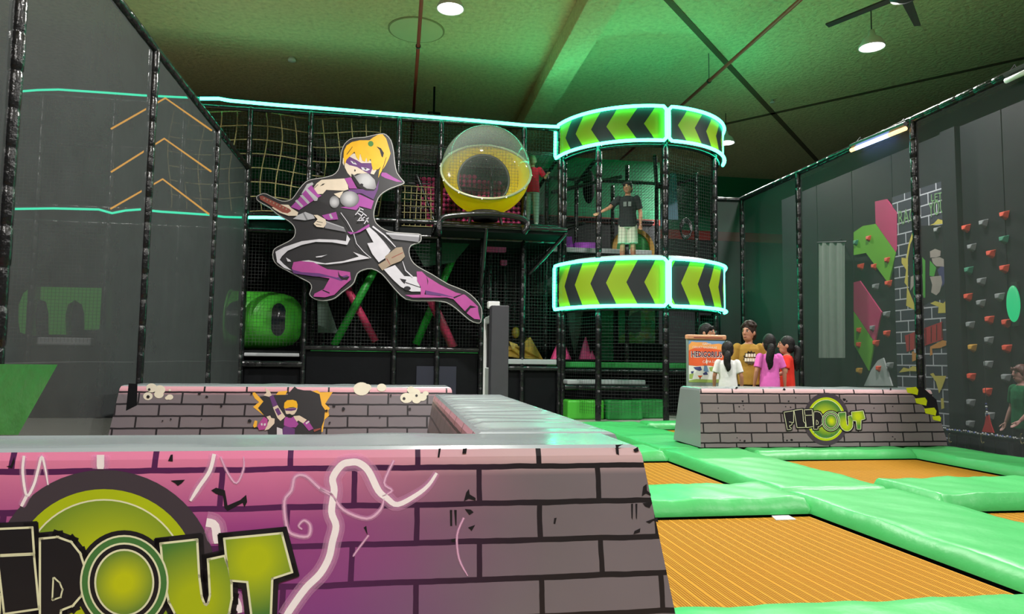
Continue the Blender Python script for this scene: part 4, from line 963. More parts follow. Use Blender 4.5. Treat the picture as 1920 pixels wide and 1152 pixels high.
# ---- green barrel tunnel right of the left screen
tc = at(488, 601, y=15.45)
o = thing('barrel_tunnel', 'green plastic barrel tunnel with rounded end beside the left screen', 'tunnel', (tc.x, 15.45, tc.z - 0.6))
prof = [(0.0001, 0.86), (0.2, 0.85), (0.38, 0.78), (0.5, 0.66), (0.57, 0.46), (0.6, 0.2), (0.6, -0.6)]
mb = MB(); mb.lathe(list(reversed(prof)), (tc.x, 15.45, tc.z), GREENPLAY, 40, 'x'); mb.build('shell', o, True)
def shellpatch(m, h0, h1, a0, a1, name, lift=0.006):
    def rad(h):
        for (r1, q1), (r0, q0) in zip(prof, prof[1:]):
            if q0 <= h <= q1: return lerp(r0, r1, (h - q0) / (q1 - q0))
        return 0.6
    mb = MB(); k = 12; vs_ = []
    for i in range(k + 1):
        h = lerp(h0, h1, i / k); bul = math.sin(PI * i / k) ** 0.6
        for j in range(k + 1):
            a = lerp(-1, 1, j / k); ang = (a0 + a1) / 2 + a * (a1 - a0) / 2 * (0.55 + 0.45 * bul)
            r = rad(h) + lift; vs_.append((tc.x + h, 15.45 + r * math.cos(ang), tc.z + r * math.sin(ang)))
    mb.add(vs_, [(i * (k + 1) + j, (i + 1) * (k + 1) + j, (i + 1) * (k + 1) + j + 1, i * (k + 1) + j + 1) for i in range(k) for j in range(k)], m)
    mb.build(name, o, True)
NAVYW = mat('tunnel_window', rgb(16, 26, 36), 0.2)
shellpatch(NAVYW, 0.32, 0.58, PI - 0.62, PI + 0.62, 'window'); shellpatch(NAVYW, -0.55, -0.18, PI - 0.62, PI + 0.62, 'window')
MB().tube([(tc.x - 0.58, 15.45 + 0.61 * math.cos(2 * PI * j / 40), tc.z + 0.61 * math.sin(2 * PI * j / 40)) for j in range(40)], 0.025, GREENPLAY, 8, closed=True).build('rim', o, True)

# ---- green arched panel and pads behind the left screen
yA = 15.0
def arch_panel():
    P = lambda x, y: at(400 * 0 + x / 2.504, 400 + y / 2.504, y=yA)
    outl = [(150, 345), (500, 352), (500, 545), (395, 548), (395, 470), (385, 430), (352, 408), (318, 430), (308, 480), (310, 570), (228, 570), (228, 470), (215, 415), (180, 404), (148, 415), (135, 470), (140, 575), (95, 560), (85, 500), (88, 430), (110, 375)]
    mb = MB(); mb.slab([P(*p) for p in outl], (0, 0.25, 0), GREENPLAY)
    return tag(mb.build('arch_panel'), 'green panel with two arched holes seen through the left screen', 'play panel')
arch_panel()
p0 = at(66, 640, y=15.0); p1 = at(170, 640, y=15.0)
tag(MB().box((p0.x, 15.0, p0.z - 0.08), (p1.x, 15.2, p0.z + 0.08), GREYEDGE).build('ledge_bar', bevel=0.03), 'grey padded bar below the green arched panel', 'bar')
xw = -2.72
pw = [at(0, 683, x=xw), at(108, 684, x=xw), at(34, 816, x=xw), at(-40, 816, x=xw), at(-60, 683, x=xw)]
tag(MB().slab(pw, (-0.2, 0, 0), mat('green_ramp_vinyl', rgb(44, 104, 46), 0.35, 0.25, 5, 0.6, 4, bdist=0.05)).build('ramp_pad'), 'green leaning foam ramp at the lower left before the screen', 'foam ramp')

# ---- dark column beside the ribbed barrier
o = thing('display_column', 'tall dark grey column with pale side beyond the ribbed barrier', 'column', (1.36, 10.1, -0.13))
COLM = mat('column_grey', rgb(58, 58, 66), 0.5); COLL = mat('column_pale', rgb(168, 176, 172), 0.5)
MB().box((1.26, 9.5, -0.13), (1.50, 9.75, 1.80), COLM).build('front_panel', o, bevel=0.01)
MB().box((1.28, 9.75, -0.13), (1.44, 10.35, 0.95), COLL).build('lower_case', o, bevel=0.01)
MB().box((1.30, 9.75, 0.95), (1.44, 10.3, 1.58), BLACK).build('screen', o)
MB().box((1.26, 10.3, 0.0), (1.44, 10.36, 1.66), WHITEP).build('back_edge', o)
MB().box((1.27, 9.75, 1.58), (1.44, 10.36, 1.68), COLL).build('shelf', o, bevel=0.01)
MB().box((1.24, 9.7, 1.78), (1.40, 9.86, 1.87), WHITEP).build('cap', o, bevel=0.01)

# ================================================================== CHEVRON TOWER
TC = V((5.24, 15.1)); TR = 1.88
def ringp(a, z, r=TR): return V((TC.x + r * math.sin(a), TC.y - r * math.cos(a), z))
t = NT('chevron_print'); sp = t.node('ShaderNodeSeparateXYZ'); t.link(t.coord('UV'), sp.inputs[0])
k = t.math('FRACT', t.math('ADD', t.math('SUBTRACT', t.math('DIVIDE', sp.outputs['X'], 0.76), t.math('MULTIPLY', t.math('ABSOLUTE', t.math('SUBTRACT', sp.outputs['Y'], 0.5)), 0.62)), 10.0))
c = t.mix(t.math('GREATER_THAN', k, 0.54), rgb(128, 148, 24), rgb(34, 34, 38))
t.link(c, t.b.inputs['Base Color']); t.b.inputs['Roughness'].default_value = 0.6; t.b.inputs['Specular IOR Level'].default_value = 0.25
CHEV = t.m
CHEVBACK = mat('chevron_back', rgb(30, 32, 32), 0.5)
def ring(z0, z1, label, off):
    o = thing('chevron_ring', label, 'sign', (TC.x, TC.y, z0))
    for a0, a1, u0 in ((-1.46, -0.015, 0.0), (0.015, 1.35, off)):
        n = 40; mb = MB(); vs_ = []; fs = []
        for i in range(n + 1):
            a = lerp(a0, a1, i / n)
            vs_ += [ringp(a, z0), ringp(a, z1)]; mb.uv[2 * i] = (u0 + (a - a0) * TR, 0.0); mb.uv[2 * i + 1] = (u0 + (a - a0) * TR, 1.0)
        mb.add(vs_, [(2 * i, 2 * i + 2, 2 * i + 3, 2 * i + 1) for i in range(n)], CHEV)
        b = [ringp(lerp(a0, a1, i / n), z, TR - 0.03) for i in range(n + 1) for z in (z0, z1)]
        mb.add(b, [(2 * i + 1, 2 * i + 3, 2 * i + 2, 2 * i) for i in range(n)], CHEVBACK)
        q = len(vs_)
        mb.f += [(2 * i + 1, 2 * i + 3, q + 2 * i + 3, q + 2 * i + 1) for i in range(n)] + [(2 * i, q + 2 * i, q + 2 * i + 2, 2 * i + 2) for i in range(n)] + [(0, 1, q + 1, q), (2 * n, q + 2 * n, q + 2 * n + 1, 2 * n + 1)]
        mb.fm += [mb.mi(CHEVBACK)] * (2 * n + 2)
        mb.build('chevron_panel', o)
        R2 = TR + 0.045; da = 0.03
        loop = [ringp(lerp(a0 + da, a1 - da, i / n), z1 - 0.0, R2) for i in range(n + 1)] + [ringp(a1, lerp(z1 - 0.06, z0 + 0.06, i / 6), R2) for i in range(7)]
        loop += [ringp(lerp(a1 - da, a0 + da, i / n), z0, R2) for i in range(n + 1)] + [ringp(a0, lerp(z0 + 0.06, z1 - 0.06, i / 6), R2) for i in range(7)]
        MB().tube(loop, 0.034, NEONM, 8, closed=True).build('light_tube', o, True)
    return o
ring(5.47, 6.17, 'upper curved chevron sign outlined in green neon', 0.55)
ring(2.16, 3.10, 'lower curved chevron sign outlined in green neon', 0.5)
e = thing('play_tower', 'round black padded tower carrying the two chevron signs', 'play structure', (TC.x, TC.y, -0.14))
angs = [-1.38, -0.77, 0.0, 0.85]
for a in angs: post(e, ringp(a, -0.12, TR - 0.11), ringp(a, 6.05, TR - 0.11), 0.064)
for x, y in ((4.25, 16.6), (5.1, 15.3), (5.35, 17.2), (6.3, 16.6), (6.9, 15.6)): post(e, (x, y, -0.12), (x, y, 5.55), 0.05)
for z in (5.42, 2.12):
    mb = MB(); mb.tube([ringp(lerp(-1.46, 1.35, i / 40), z, TR - 0.11) for i in range(41)], 0.045, VINYL, 10); mb.build('ring_rail', e, True)
for a, b in (((3.42, 16.6, 5.5), (6.9, 16.6, 5.5)), ((3.5, 16.0, 5.0), (5.3, 16.3, 5.55)), ((4.25, 16.6, 5.4), (4.25, 15.0, 5.5)), ((6.3, 16.6, 5.4), (5.35, 14.2, 5.45)), ((3.42, 18.4, 4.9), (6.9, 18.4, 4.9)), ((3.42, 17.2, 4.1), (4.6, 17.2, 4.55)), ((3.42, 17.6, 4.65), (4.5, 17.6, 4.65)), ((6.9, 15.6, 5.4), (6.3, 16.6, 5.4))):
    mb = MB(); padded(mb, a, b, 0.045); mb.build('beam', e, True)
mb = MB(); n = 30
vs_ = [ringp(lerp(-1.5, 1.5, i / n), z, TR - 0.02) for i in range(n + 1) for z in (2.98, 3.12)]
top_ = [ringp(lerp(-1.5, 1.5, i / n), 2.95, TR - 0.04) for i in range(n + 1)] + [V((7.1, 18.4, 2.95)), V((3.45, 18.4, 2.95))]
mb.slab(top_, (0, 0, -0.14), DECK, GREYEDGE); mb.build('deck', e)
mb = MB(); mb.tube([ringp(lerp(-1.45, 1.4, i / 40), 3.13, TR - 0.13) for i in range(41)], 0.06, GREYEDGE, 10); mb.build('deck_lip', e, True)
MB().box((3.45, 16.2, 2.95), (6.0, 18.4, 3.66), DECK).build('step', e); MB().box((3.45, 16.12, 3.62), (6.0, 16.3, 3.74), GREYEDGE).build('ledge', e, bevel=0.02)
for i in range(len(angs) - 1):
    a, b = ringp(angs[i], 3.15, TR - 0.11), ringp(angs[i + 1], 3.15, TR - 0.11)
    netpanel(e, a, b - a, (0, 0, 2.3), 0.066, 0.0022); a.z = b.z = 0.0
    netpanel(e, a, b - a, (0, 0, 2.1), 0.066, 0.0026)
GRNSTR = mat('green_lit_strand', rgb(34, 60, 48), 0.5)  # green neon light on the nets put into the strand colour
MB().box((3.45, 18.45, 4.98), (7.1, 18.5, 6.6), mat('green_glow_backing', rgb(30, 140, 92), 0.6, 0.15, 3)).build('glow_back_sheet', e)  # backdrop added behind the tower, green neon glow put into its colour
MB().box((3.45, 18.43, 4.82), (7.1, 18.5, 4.98), REDSTR).build('red_band', e)
MB().box((3.45, 18.44, 2.95), (7.1, 18.5, 4.82), WALLD).build('lower_back_sheet', e)
netpanel(e, (3.45, 18.2, 3.2), (3.5, 0, 0), (0, 0, 3.2), 0.08, 0.004, 'back_net')
netpanel(e, (3.45, 14.9, 5.5), (3.4, 0, 0), (0, 3.4, -0.3), 0.08, 0.004, 'roof_net', GRNSTR)
netpanel(e, (6.9, 15.4, 3.2), (0, 3, 0), (0, 0, 2.2), 0.08, 0.004, 'side_net', GRNSTR); netpanel(e, (3.5, 15.2, 3.9), (0, 3, 0), (0, 0, 1.6), 0.08, 0.004, 'side_net', GRNSTR)
MB().box((3.45, 14.9, 0.92), (7.05, 16.4, 1.05), GREENDARK).build('green_ledge', e, bevel=0.03)
MB().box((3.5, 14.35, 0.58), (5.2, 14.75, 0.68), GREYEDGE).build('ledge', e, bevel=0.03)
mb = MB(); padded(mb, (3.45, 14.4, 0.52), (5.25, 14.3, 0.52), 0.055); mb.build('beam', e, True)
mb = MB(); padded(mb, (3.45, 14.95, 0.86), (7.0, 14.95, 0.86), 0.055); mb.build('beam', e, True)
MB().box((3.45, 18.5, -0.1), (7.05, 18.55, 3.0), BLACK).build('back_sheet', e)
MB().box((3.45, 15.6, -0.1), (7.05, 15.65, 0.9), BLACK).build('back_sheet', e)
MB().box((6.55, 14.6, -0.1), (7.0, 14.66, 2.1), BLACK).build('side_sheet', e)
for i, (x0, x1, yy) in enumerate(((3.5, 4.28, 14.3), (4.32, 5.08, 14.2), (5.12, 5.7, 14.55))):
    ob = MB().box((x0, yy, -0.14), (x1, yy + 0.5, 0.26), GREENPLAY if i == 0 else GREENDARK).build('foam_step', bevel=0.04)
    tag(ob, ('left, brightest', 'middle', 'right, shortest')[i] + ' of the green foam blocks at the foot of the tower', 'foam block', 'green foam blocks under the tower')
# things in the tower
for i, q in enumerate(([(1058, 456), (1075, 456), (1072, 434), (1060, 434)], [(1079, 456), (1120, 456), (1120, 444), (1079, 444)])):
    ob = MB().slab([at(*p, y=16.35) for p in q], (0, 0.3, 0), MAGENTA).build('purple_block', bevel=0.02)
    ob.location.z += 3.745 - min((ob.matrix_basis @ V(c)).z for c in ob.bound_box)
    tag(ob, ('tall tapered', 'low flat')[i] + ' purple foam block on the tower ledge', 'foam block')
hc = at(1188, 468, y=16.9)
o = thing('crawl_hoop', 'ochre round crawl hoop behind the boy on the tower', 'hoop', (hc.x, 16.9, 3.66))
OCH = mat('ochre_foam', rgb(176, 128, 24), 0.5)
mb = MB(); n = 48; vs_ = []
for j in range(n):
    a = 2 * PI * j / n
    for r, dy in ((0.44, 0), (0.55, 0), (0.55, 0.12), (0.44, 0.12)): vs_.append((hc.x + r * math.cos(a), 16.9 + dy, hc.z + r * math.sin(a)))
mb.add(vs_, [(4 * j + k, 4 * j + (k + 1) % 4, 4 * ((j + 1) % n) + (k + 1) % 4, 4 * ((j + 1) % n) + k) for j in range(n) for k in range(4)], OCH); mb.build('hoop', o)
MB().lathe([(0.44, 0.06), (0.44, 0.08)], (hc.x, 16.9, hc.z), GREENDARK, 40, 'y').build('flap', o)
pb_ = at(1104, 350, y=16.4)
o = thing('punch_bag', 'black hanging punch bag in the upper tower', 'punch bag', (pb_.x, 16.4, pb_.z - 0.45))
MB().ball(pb_, (0.15, 0.15, 0.42), BLACK, 18, 14).build('bag', o, True); MB().tube([pb_ + V((0, 0, 0.4)), V((pb_.x, 16.4, 5.5))], 0.012, DARKMETAL, 6).build('strap', o)
BLUEC = mat('blue_cloth', rgb(70, 96, 116), 0.7)
for i, (px, w_, y0, y1) in enumerate(((1243, 0.05, 380, 424), (1262, 0.13, 325, 412))):
    a = at(px, y0, y=15.8); b = at(px, y1, y=15.8); mb = MB(); n = 8
    mb.slab([V((a.x - w_ * 0.6, 15.8, a.z)), V((a.x + w_ * 0.6, 15.8, a.z)), V((b.x + w_, 15.8, b.z)), V((b.x - w_, 15.8, b.z))], (0, 0.02, 0), BLUEC)
    tag(mb.build('hanging_cloth'), ('narrow', 'broad')[i] + ' grey-blue cloth strip hanging in the tower behind the middle post', 'cloth')
cb_ = at(1286, 425, y=15.5); mb = MB(); mb.tube([(cb_.x + 0.16 * math.cos(0.5 * k) * (1 - k / 200), 15.5 + 0.02 * math.sin(k), cb_.z + 0.2 * math.sin(0.5 * k) - 0.002 * k) for k in range(60)], 0.014, VINYL, 6)
tag(mb.build('coiled_hose', None, True), 'coiled black hose hanging at the right of the tower', 'hose')
# lower bay of the tower
t0 = NT('mural_print'); nz = t0.noise(3.0, 2); rp = t0.node('ShaderNodeValToRGB'); t0.link(nz, rp.inputs[0]); el = rp.color_ramp.elements
el[0].position = 0.35; el[0].color = rgb(60, 130, 90); el[1].position = 0.62; el[1].color = rgb(196, 180, 120); q = el.new(0.5); q.color = rgb(120, 150, 90); q = el.new(0.57); q.color = rgb(170, 160, 160)
t0.link(rp.outputs[0], t0.b.inputs['Base Color'])
q = [at(*p, y=16.9) for p in ((1160, 582), (1234, 582), (1234, 644), (1160, 644))]
o = thing('picture_board', 'pale picture board with hills in the lower bay of the tower', 'picture', (q[0].x, 16.9, q[2].z))
MB().slab(q, (0, 0.03, 0), t0.m).build('board', o)
mb = MB(); P = lambda x, y: at(1030 + x / 5.007, 570 + y / 5.007, y=16.895)
mb.poly([P(*p) for p in ((655, 60), (760, 60), (705, 180), (760, 270), (655, 300))], mat('ink_teal', rgb(50, 130, 90), 0.5)); mb.poly([P(*p) for p in ((700, 170), (780, 90), (860, 60), (860, 260), (800, 280), (730, 250))], mat('ink_rock', rgb(92, 84, 86), 0.5))
mb.poly([P(*p) for p in ((655, 310), (720, 280), (790, 300), (850, 365), (655, 365))], mat('ink_meadow', rgb(140, 170, 90), 0.5)); mb.build('hills_print', o)
MB().box((q[0].x, 16.5, 1.05), (q[1].x + 0.1, 16.8, 1.5), BLACK).build('base_box', o)
sh_ = [at(*p, y=16.2) for p in ((1128, 575), (1150, 575), (1150, 676), (1128, 676))]
tag(MB().slab(sh_, (0, 0.02, 0), mat('green_curtain', rgb(20, 96, 62), 0.6)).build('curtain'), 'dark green curtain strip in the lower bay of the tower', 'curtain')
def cone(px, py0, py1, w_, y, m, name, label, inv=False):
    a = at(px, py0, y=y); b = at(px, py1, y=y); mb = MB()
    mb.lathe([(w_, min(b.z, a.z)), (w_ * 0.62, lerp(b.z, a.z, 0.45)), (0.01, max(a.z, b.z))] if not inv else [(0.01, b.z), (w_ * 0.7, lerp(b.z, a.z, 0.5)), (w_, a.z)], (a.x, y, 0), m, 7); ob = mb.build(name); return tag(ob, label, 'foam peak')
cone(1052, 632, 674, 0.24, 15.5, PINK, 'foam_peak', 'left pink foam peak under the lower chevron sign'); cone(1098, 632, 674, 0.16, 15.6, PINK, 'foam_peak', 'right pink foam peak under the lower chevron sign'); cone(1110, 658, 674, 0.09, 15.5, PINK, 'foam_peak', 'smallest pink foam peak under the lower chevron sign')
cone(1078, 582, 664, 0.2, 15.8, mat('grey_foam', rgb(62, 66, 64), 0.6), 'foam_stalactite', 'grey foam spike hanging between the pink peaks', True)
# gold rocks and paddle right of the dark column
GOLDR = mat('gold_rock', rgb(150, 118, 36), 0.5, 0.4, 14, 0.5, 10)
for i, (px0, px1, py0, py1) in enumerate(((945, 1002, 632, 668), (948, 974, 640, 668))):
    a = at(px0, py1, y=15.7); b = at(px1, py1, y=15.7); c_ = at(px1 - 8 if i == 0 else px0 + 6, py0, y=15.7); mb = MB()
    mid = at((px0 + px1) / 2, (py0 + py1) / 2 + 2, y=15.65)
    mb.slab([a, b, at(px1 - 4, py0 + 6, y=15.7), c_, mid, at(px0 + 4, py0 + 16, y=15.7)], (0, 0.4, 0), GOLDR); ob = mb.build('gold_rock', bevel=0.03); tag(ob, ('wide', 'narrow')[i] + ' golden foam rock in the bay right of the dark column', 'foam rock')
p = at(967, 624, y=15.9); tag(MB().ball(p, (0.1, 0.08, 0.13), GOLDR, 10, 8).build('gold_ball', None, True), 'small golden foam ball above the golden rocks', 'ball')

# ================================================================== CLIMBING HALL (right)
CX = 10.0
CLB = mat('climb_board', rgb(27, 29, 33), 0.6, 0.2, 2, 0.15, 6, spec=0.25)
cw = thing('climbing_wall', 'dark climbing wall with coloured holds behind the right screen', 'climbing wall', (CX, 12, -0.62))
yb = [5.0, 7.2, 9.2, 10.25, 11.15, 11.52, 12.95, 14.25, 15.6, 17.2]
for a, b in zip(yb, yb[1:]):
    dx = 0.0 if not (11.1 < a < 11.5) else 0.10
    MB().box((CX + 0.002 - dx, a + 0.008, -0.62), (CX + 0.1, b - 0.008, 5.4), CLB).build('board', cw, bevel=0.006)
ZC = lambda x, y, o=0.0: at(1480 + x / 2.505, 400 + y / 2.505, x=CX - o)
CG = mat('climb_green', rgb(110, 178, 50), 0.5, 0.12, 3); CP = mat('climb_pink', rgb(190, 60, 110), 0.5, 0.12, 3); CW = mat('climb_white', rgb(190, 196, 196), 0.5, 0.12, 6)
for nm, m_, pts in (('green_panel', CG, ((302, 90), (345, 60), (405, 50), (500, 185), (465, 330), (360, 187), (302, 197))), ('pink_panel', CP, ((405, 48), (402, -55), (455, -66), (504, -2), (504, 170), (500, 183))),
                    ('pink_panel', CP, ((302, 325), (330, 318), (432, 465), (400, 605), (302, 458))), ('green_panel', CG, ((302, 462), (399, 608), (372, 740), (305, 620))), ('white_panel', CW, ((350, 812), (385, 735), (415, 692), (440, 680), (482, 812)))):
    MB().slab([ZC(*p, 0.03) for p in pts], (0.03, 0, 0), m_).build(nm, cw)
HR = mat('hold_red', rgb(214, 74, 50), 0.5); HG = mat('hold_grey', rgb(130, 134, 136), 0.5); HGR = mat('hold_green', rgb(50, 130, 100), 0.5); HY = mat('hold_yellow', rgb(200, 150, 50), 0.5)
HOLDS = [(HR, ((835, 70), (952, 190), (1015, 260), (845, 393), (945, 500), (1025, 515), (1027, 635), (860, 768), (936, 838), (1015, 8), (468, 220), (470, 330), (463, 565), (412, 610), (333, 618), (340, 250), (380, 118), (405, 250), (427, 730), (335, 550))),
         (HG, ((917, 47), (862, 160), (908, 320), (905, 423), (993, 392), (855, 525), (943, 597), (940, 710), (1023, 773), (858, 890), (948, 952), (855, 990), (410, 345), (462, 475), (478, 715), (702, 80), (398, 540))), (HGR, ((1013, 123), (848, 268), (320, 138))), (HY, ((865, 632), (333, 740)))]
first = {}
for m_, L_ in HOLDS:
    for x, y in L_:
        p = ZC(x, y); o_ = worldloc(cw)
        if m_.name not in first:
            mb = MB(); c0 = p
            mb.add([c0 + V(q) for q in ((0.0, -0.09, 0.06), (0.0, 0.09, 0.06), (0.0, 0.05, -0.06), (0.0, 0.0, -0.09), (0.0, -0.05, -0.06), (-0.07, -0.06, 0.045), (-0.07, 0.06, 0.045), (-0.09, 0.03, -0.03), (-0.09, -0.03, -0.03))],
                   [(5, 6, 7, 8), (0, 1, 6, 5), (1, 2, 7, 6), (2, 3, 7), (3, 4, 8), (3, 8, 7), (4, 0, 5, 8)], m_)
            ob = mb.build('hold', cw, bevel=0.012); first[m_.name] = (ob, p)
        else:
            ob, c0 = first[m_.name]; k = ob.copy(); COL.objects.link(k); k.parent = cw; k.location = p - c0
# painted wall between the boards
mu = thing('mural_panel', 'painted brick mural panel with torn hole on the climbing wall', 'mural', (CX, 12.2, -0.6))
t = NT('mural_brick'); sp = t.node('ShaderNodeSeparateXYZ'); t.link(t.coord(), sp.inputs[0]); cbn = t.node('ShaderNodeCombineXYZ')
t.link(t.math('ADD', sp.outputs['Y'], 20.0), cbn.inputs[0]); t.link(t.math('ADD', sp.outputs['Z'], 10.0), cbn.inputs[1])
br = t.node('ShaderNodeTexBrick'); t.link(cbn.outputs[0], br.inputs['Vector']); br.inputs['Scale'].default_value = 1; br.inputs['Mortar Size'].default_value = 0.013; br.inputs['Brick Width'].default_value = 0.42; br.inputs['Row Height'].default_value = 0.22
br.inputs['Color1'].default_value = rgb(56, 56, 70); br.inputs['Color2'].default_value = rgb(46, 46, 60); br.inputs['Mortar'].default_value = rgb(190, 190, 198)
t.link(br.outputs['Color'], t.b.inputs['Base Color']); t.b.inputs['Roughness'].default_value = 0.6
MB().box((CX - 0.02, 11.56, -0.6), (CX, 12.93, 4.5), t.m).build('panel', mu)
ZM = lambda x, y, o: at(1660 + x / 4.608, 350 + y / 4.608, x=CX - 0.021 - o)
ZN = lambda x, y, o: at(1660 + x / 4.115, 580 + y / 4.115, x=CX - 0.021 - o)
MGREEN = mat('ink_mural_green', rgb(78, 160, 60), 0.5); MFIG = mat('ink_mural_grey', rgb(168, 156, 150), 0.5); MYEL = mat('ink_mural_yellow', rgb(206, 190, 90), 0.5); MRED = mat('ink_mural_red', rgb(170, 40, 48), 0.5); MORG = mat('ink_mural_orange', rgb(206, 140, 70), 0.5); MBLUE = mat('ink_mural_blue', rgb(70, 66, 110), 0.5)
mb = MB(); L = [0]
def mu_poly(f, m_, pts): L[0] += 1; mb.poly([f(x, y, 0.0006 * L[0]) for x, y in pts], m_)
mu_poly(ZM, CHAR, [(195, 600), (215, 500), (260, 400), (300, 340), (540, 330), (552, 500), (556, 960), (380, 1000), (300, 1050), (240, 1030), (205, 900)])
mu_poly(ZM, MYEL, [(240, 375), (290, 358), (296, 382), (250, 420), (215, 500), (195, 620), (195, 880), (262, 1045), (298, 1060), (290, 1078), (262, 1072), (180, 1030), (188, 860), (165, 830), (180, 720), (140, 660), (140, 615), (180, 620), (200, 500)])
mu_poly(ZM, MYEL, [(385, 335), (420, 318), (455, 280), (520, 300), (550, 318), (480, 322)]); mu_poly(ZM, MYEL, [(388, 1010), (430, 990), (500, 1010), (545, 962), (565, 980), (560, 1090), (455, 1095), (460, 1040)])
mu_poly(ZM, MGREEN, [(250, 650), (300, 590), (345, 640), (345, 960), (262, 968), (240, 920)]); mu_poly(ZM, MFIG, [(220, 780), (262, 760), (250, 850), (215, 900)])
mu_poly(ZM, MFIG, [(385, 560), (430, 538), (478, 556), (475, 600), (440, 612), (388, 615)]); mu_poly(ZM, MFIG, [(400, 620), (470, 610), (510, 630), (545, 700), (480, 690), (440, 690), (410, 660)]); mu_poly(ZM, MGREEN, [(385, 640), (440, 700), (420, 780), (382, 770)])
mu_poly(ZM, MBLUE, [(480, 690), (540, 700), (546, 770), (490, 870), (470, 790), (450, 720)]); mu_poly(ZM, MFIG, [(385, 780), (480, 770), (492, 830), (470, 910), (440, 940), (395, 915), (405, 850)])
mu_poly(ZN, MRED, [(150, 205), (440, 95), (445, 235), (340, 270), (165, 330)]); mu_poly(ZN, MORG, [(345, 290), (440, 240), (470, 245), (470, 280), (420, 300), (360, 305), (365, 350), (345, 360)]); mu_poly(ZN, MORG, [(205, 330), (270, 305), (272, 380), (208, 405)])
for k in range(7): x = 165 + 42 * k; y = 200 - 16 * k; mu_poly(ZN, INK, [(x + 18, y), (x + 23, y - 2), (x + 23, y + 118), (x + 18, y + 120)])
mu_poly(ZN, INKW, [(218, 308), (265, 296), (268, 330), (225, 338)]); mu_poly(ZN, MYEL, [(105, 490), (140, 450), (180, 460), (210, 440), (268, 448), (272, 480), (190, 478)]); mu_poly(ZN, MYEL, [(345, 500), (370, 492), (385, 515), (470, 515), (440, 600), (415, 650), (390, 560)]); mu_poly(ZN, MYEL, [(428, 690), (448, 685), (455, 765), (432, 772)])
LET = mat('ink_mural_letter', rgb(120, 160, 110), 0.5)
L[0] += 1
def word(txt, a, b, sz):
    pa_, pb_ = ZM(*a, 0.0006 * L[0]), ZM(*b, 0.0006 * L[0]); ax = (pb_ - pa_)
    tm = MB(); textmesh(tm, txt, 1.0, lambda x, y: V((x, y, 0)), LET); wd = max(v[0] for v in tm.v)
    mb.add([pa_ + ax * (v[0] / wd) + V((0, 0, v[1] * sz)) for v in tm.v], tm.f, LET)
word('RACE', (110, 335), (298, 290), 0.42); word('YOUR', (378, 270), (560, 205), 0.42); word('LETS', (392, 130), (520, 105), 0.2)
pr = mb.build('mural_print', mu); pr['kind'] = 'stuff'
q = [ZC(138, 140, 0.25), ZC(260, 140, 0.25), ZC(262, 680, 0.25), ZC(138, 680, 0.25)]
mb = MB(); n = 24; vs_ = []
for i in range(n + 1):
    f = i / n; a = q[0].lerp(q[1], f); b = q[3].lerp(q[2], f); w_ = 0.03 * math.sin(f * 22)
    vs_ += [a + V((w_, 0, 0)), b + V((w_, 0, 0))]
mb.add(vs_, [(2 * i, 2 * i + 2, 2 * i + 3, 2 * i + 1) for i in range(n)], mat('pale_curtain', rgb(150, 158, 150), 0.7)); mb.add([v + V((0.01, 0, 0)) for v in vs_], [(2 * i + 1, 2 * i + 3, 2 * i + 2, 2 * i) for i in range(n)], MATS['pale_curtain'])
o = thing('banner', 'pale grey hanging banner behind the right screen', 'banner', (q[0].x, q[0].y, q[3].z)); mb.build('cloth', o, True)
MB().tube([q[0] + V((0.01, 0.06, 0.02)), q[1] + V((0.01, -0.06, 0.02))], 0.02, DARKMETAL, 8).build('bar', o); MB().tube([q[0].lerp(q[1], 0.5), q[0].lerp(q[1], 0.5) + V((0.25, 0, 0.1))], 0.015, DARKMETAL, 6).build('bracket', o)
p = at(1904, 570, x=CX - 0.02)
GL = emit('green_lamp_glow', (0.02, 1.0, 0.35, 1), 1.2)
o = thing('wall_lamp', 'green oval wall lamp on the climbing wall at the right edge', 'lamp', (p.x, p.y, p.z - 0.3)); MB().ball(p - V((0.04, 0, 0)), (0.06, 0.12, 0.3), GL, 18, 14).build('globe', o, True)
MB().box((p.x - 0.02, p.y - 0.06, p.z - 0.36), (p.x + 0.02, p.y + 0.06, p.z + 0.36), DARKMETAL).build('backplate', o)
# fence with hooks along the court edge
FXX = 8.55
o = thing('railing', 'low black railing with hooks between court and climbing wall', 'railing', (FXX, 9, -0.62))
mb = MB(); padded(mb, (FXX, 5.0, 0.03), (FXX, 10.6, 0.03), 0.05); mb.build('top_rail', o, True)
for k in range(24):
    y = 5.1 + 0.235 * k; MB().tube([(FXX, y, -0.6), (FXX, y, 0.0)], 0.012 if k % 6 else 0.03, DARKMETAL, 6).build('bar', o)
BLUEG = emit('bead_blue', (0.25, 0.35, 1.0, 1), 0.5); mb = MB()
for k in range(70):
    y = 7.6 + 0.043 * k; mb.ball((FXX - 0.045 + random.uniform(-0.02, 0.02), y, 0.075 + random.uniform(-0.01, 0.01)), 0.012, BLUEG if k % 3 == 0 else WHITEP, 6, 4)
bd = mb.build('bead_string', o); bd['kind'] = 'stuff'
HOOKM = mat('hook_brass', rgb(170, 160, 110), 0.3, metal=0.8)
for px in (1781, 1842, 1916):
    p = at(px, 815, x=FXX - 0.07)
    MB().tube([p + V((0, 0.03 * math.sin(a), -0.06 + 0.07 * math.cos(a))) for a in [0.5 * i for i in range(9)]], 0.008, HOOKM, 6).build('hook', o, True)
for k, (px, py, w_) in enumerate(((1893, 840, 0.1), (1878, 850, 0.08))):
    pass
o = thing('belay_flag', 'red triangular flag hanging on a chain before the climbing wall', 'flag', tuple(at(1852, 810, x=9.6)))
RF = mat('red_flag', rgb(200, 52, 56), 0.6)
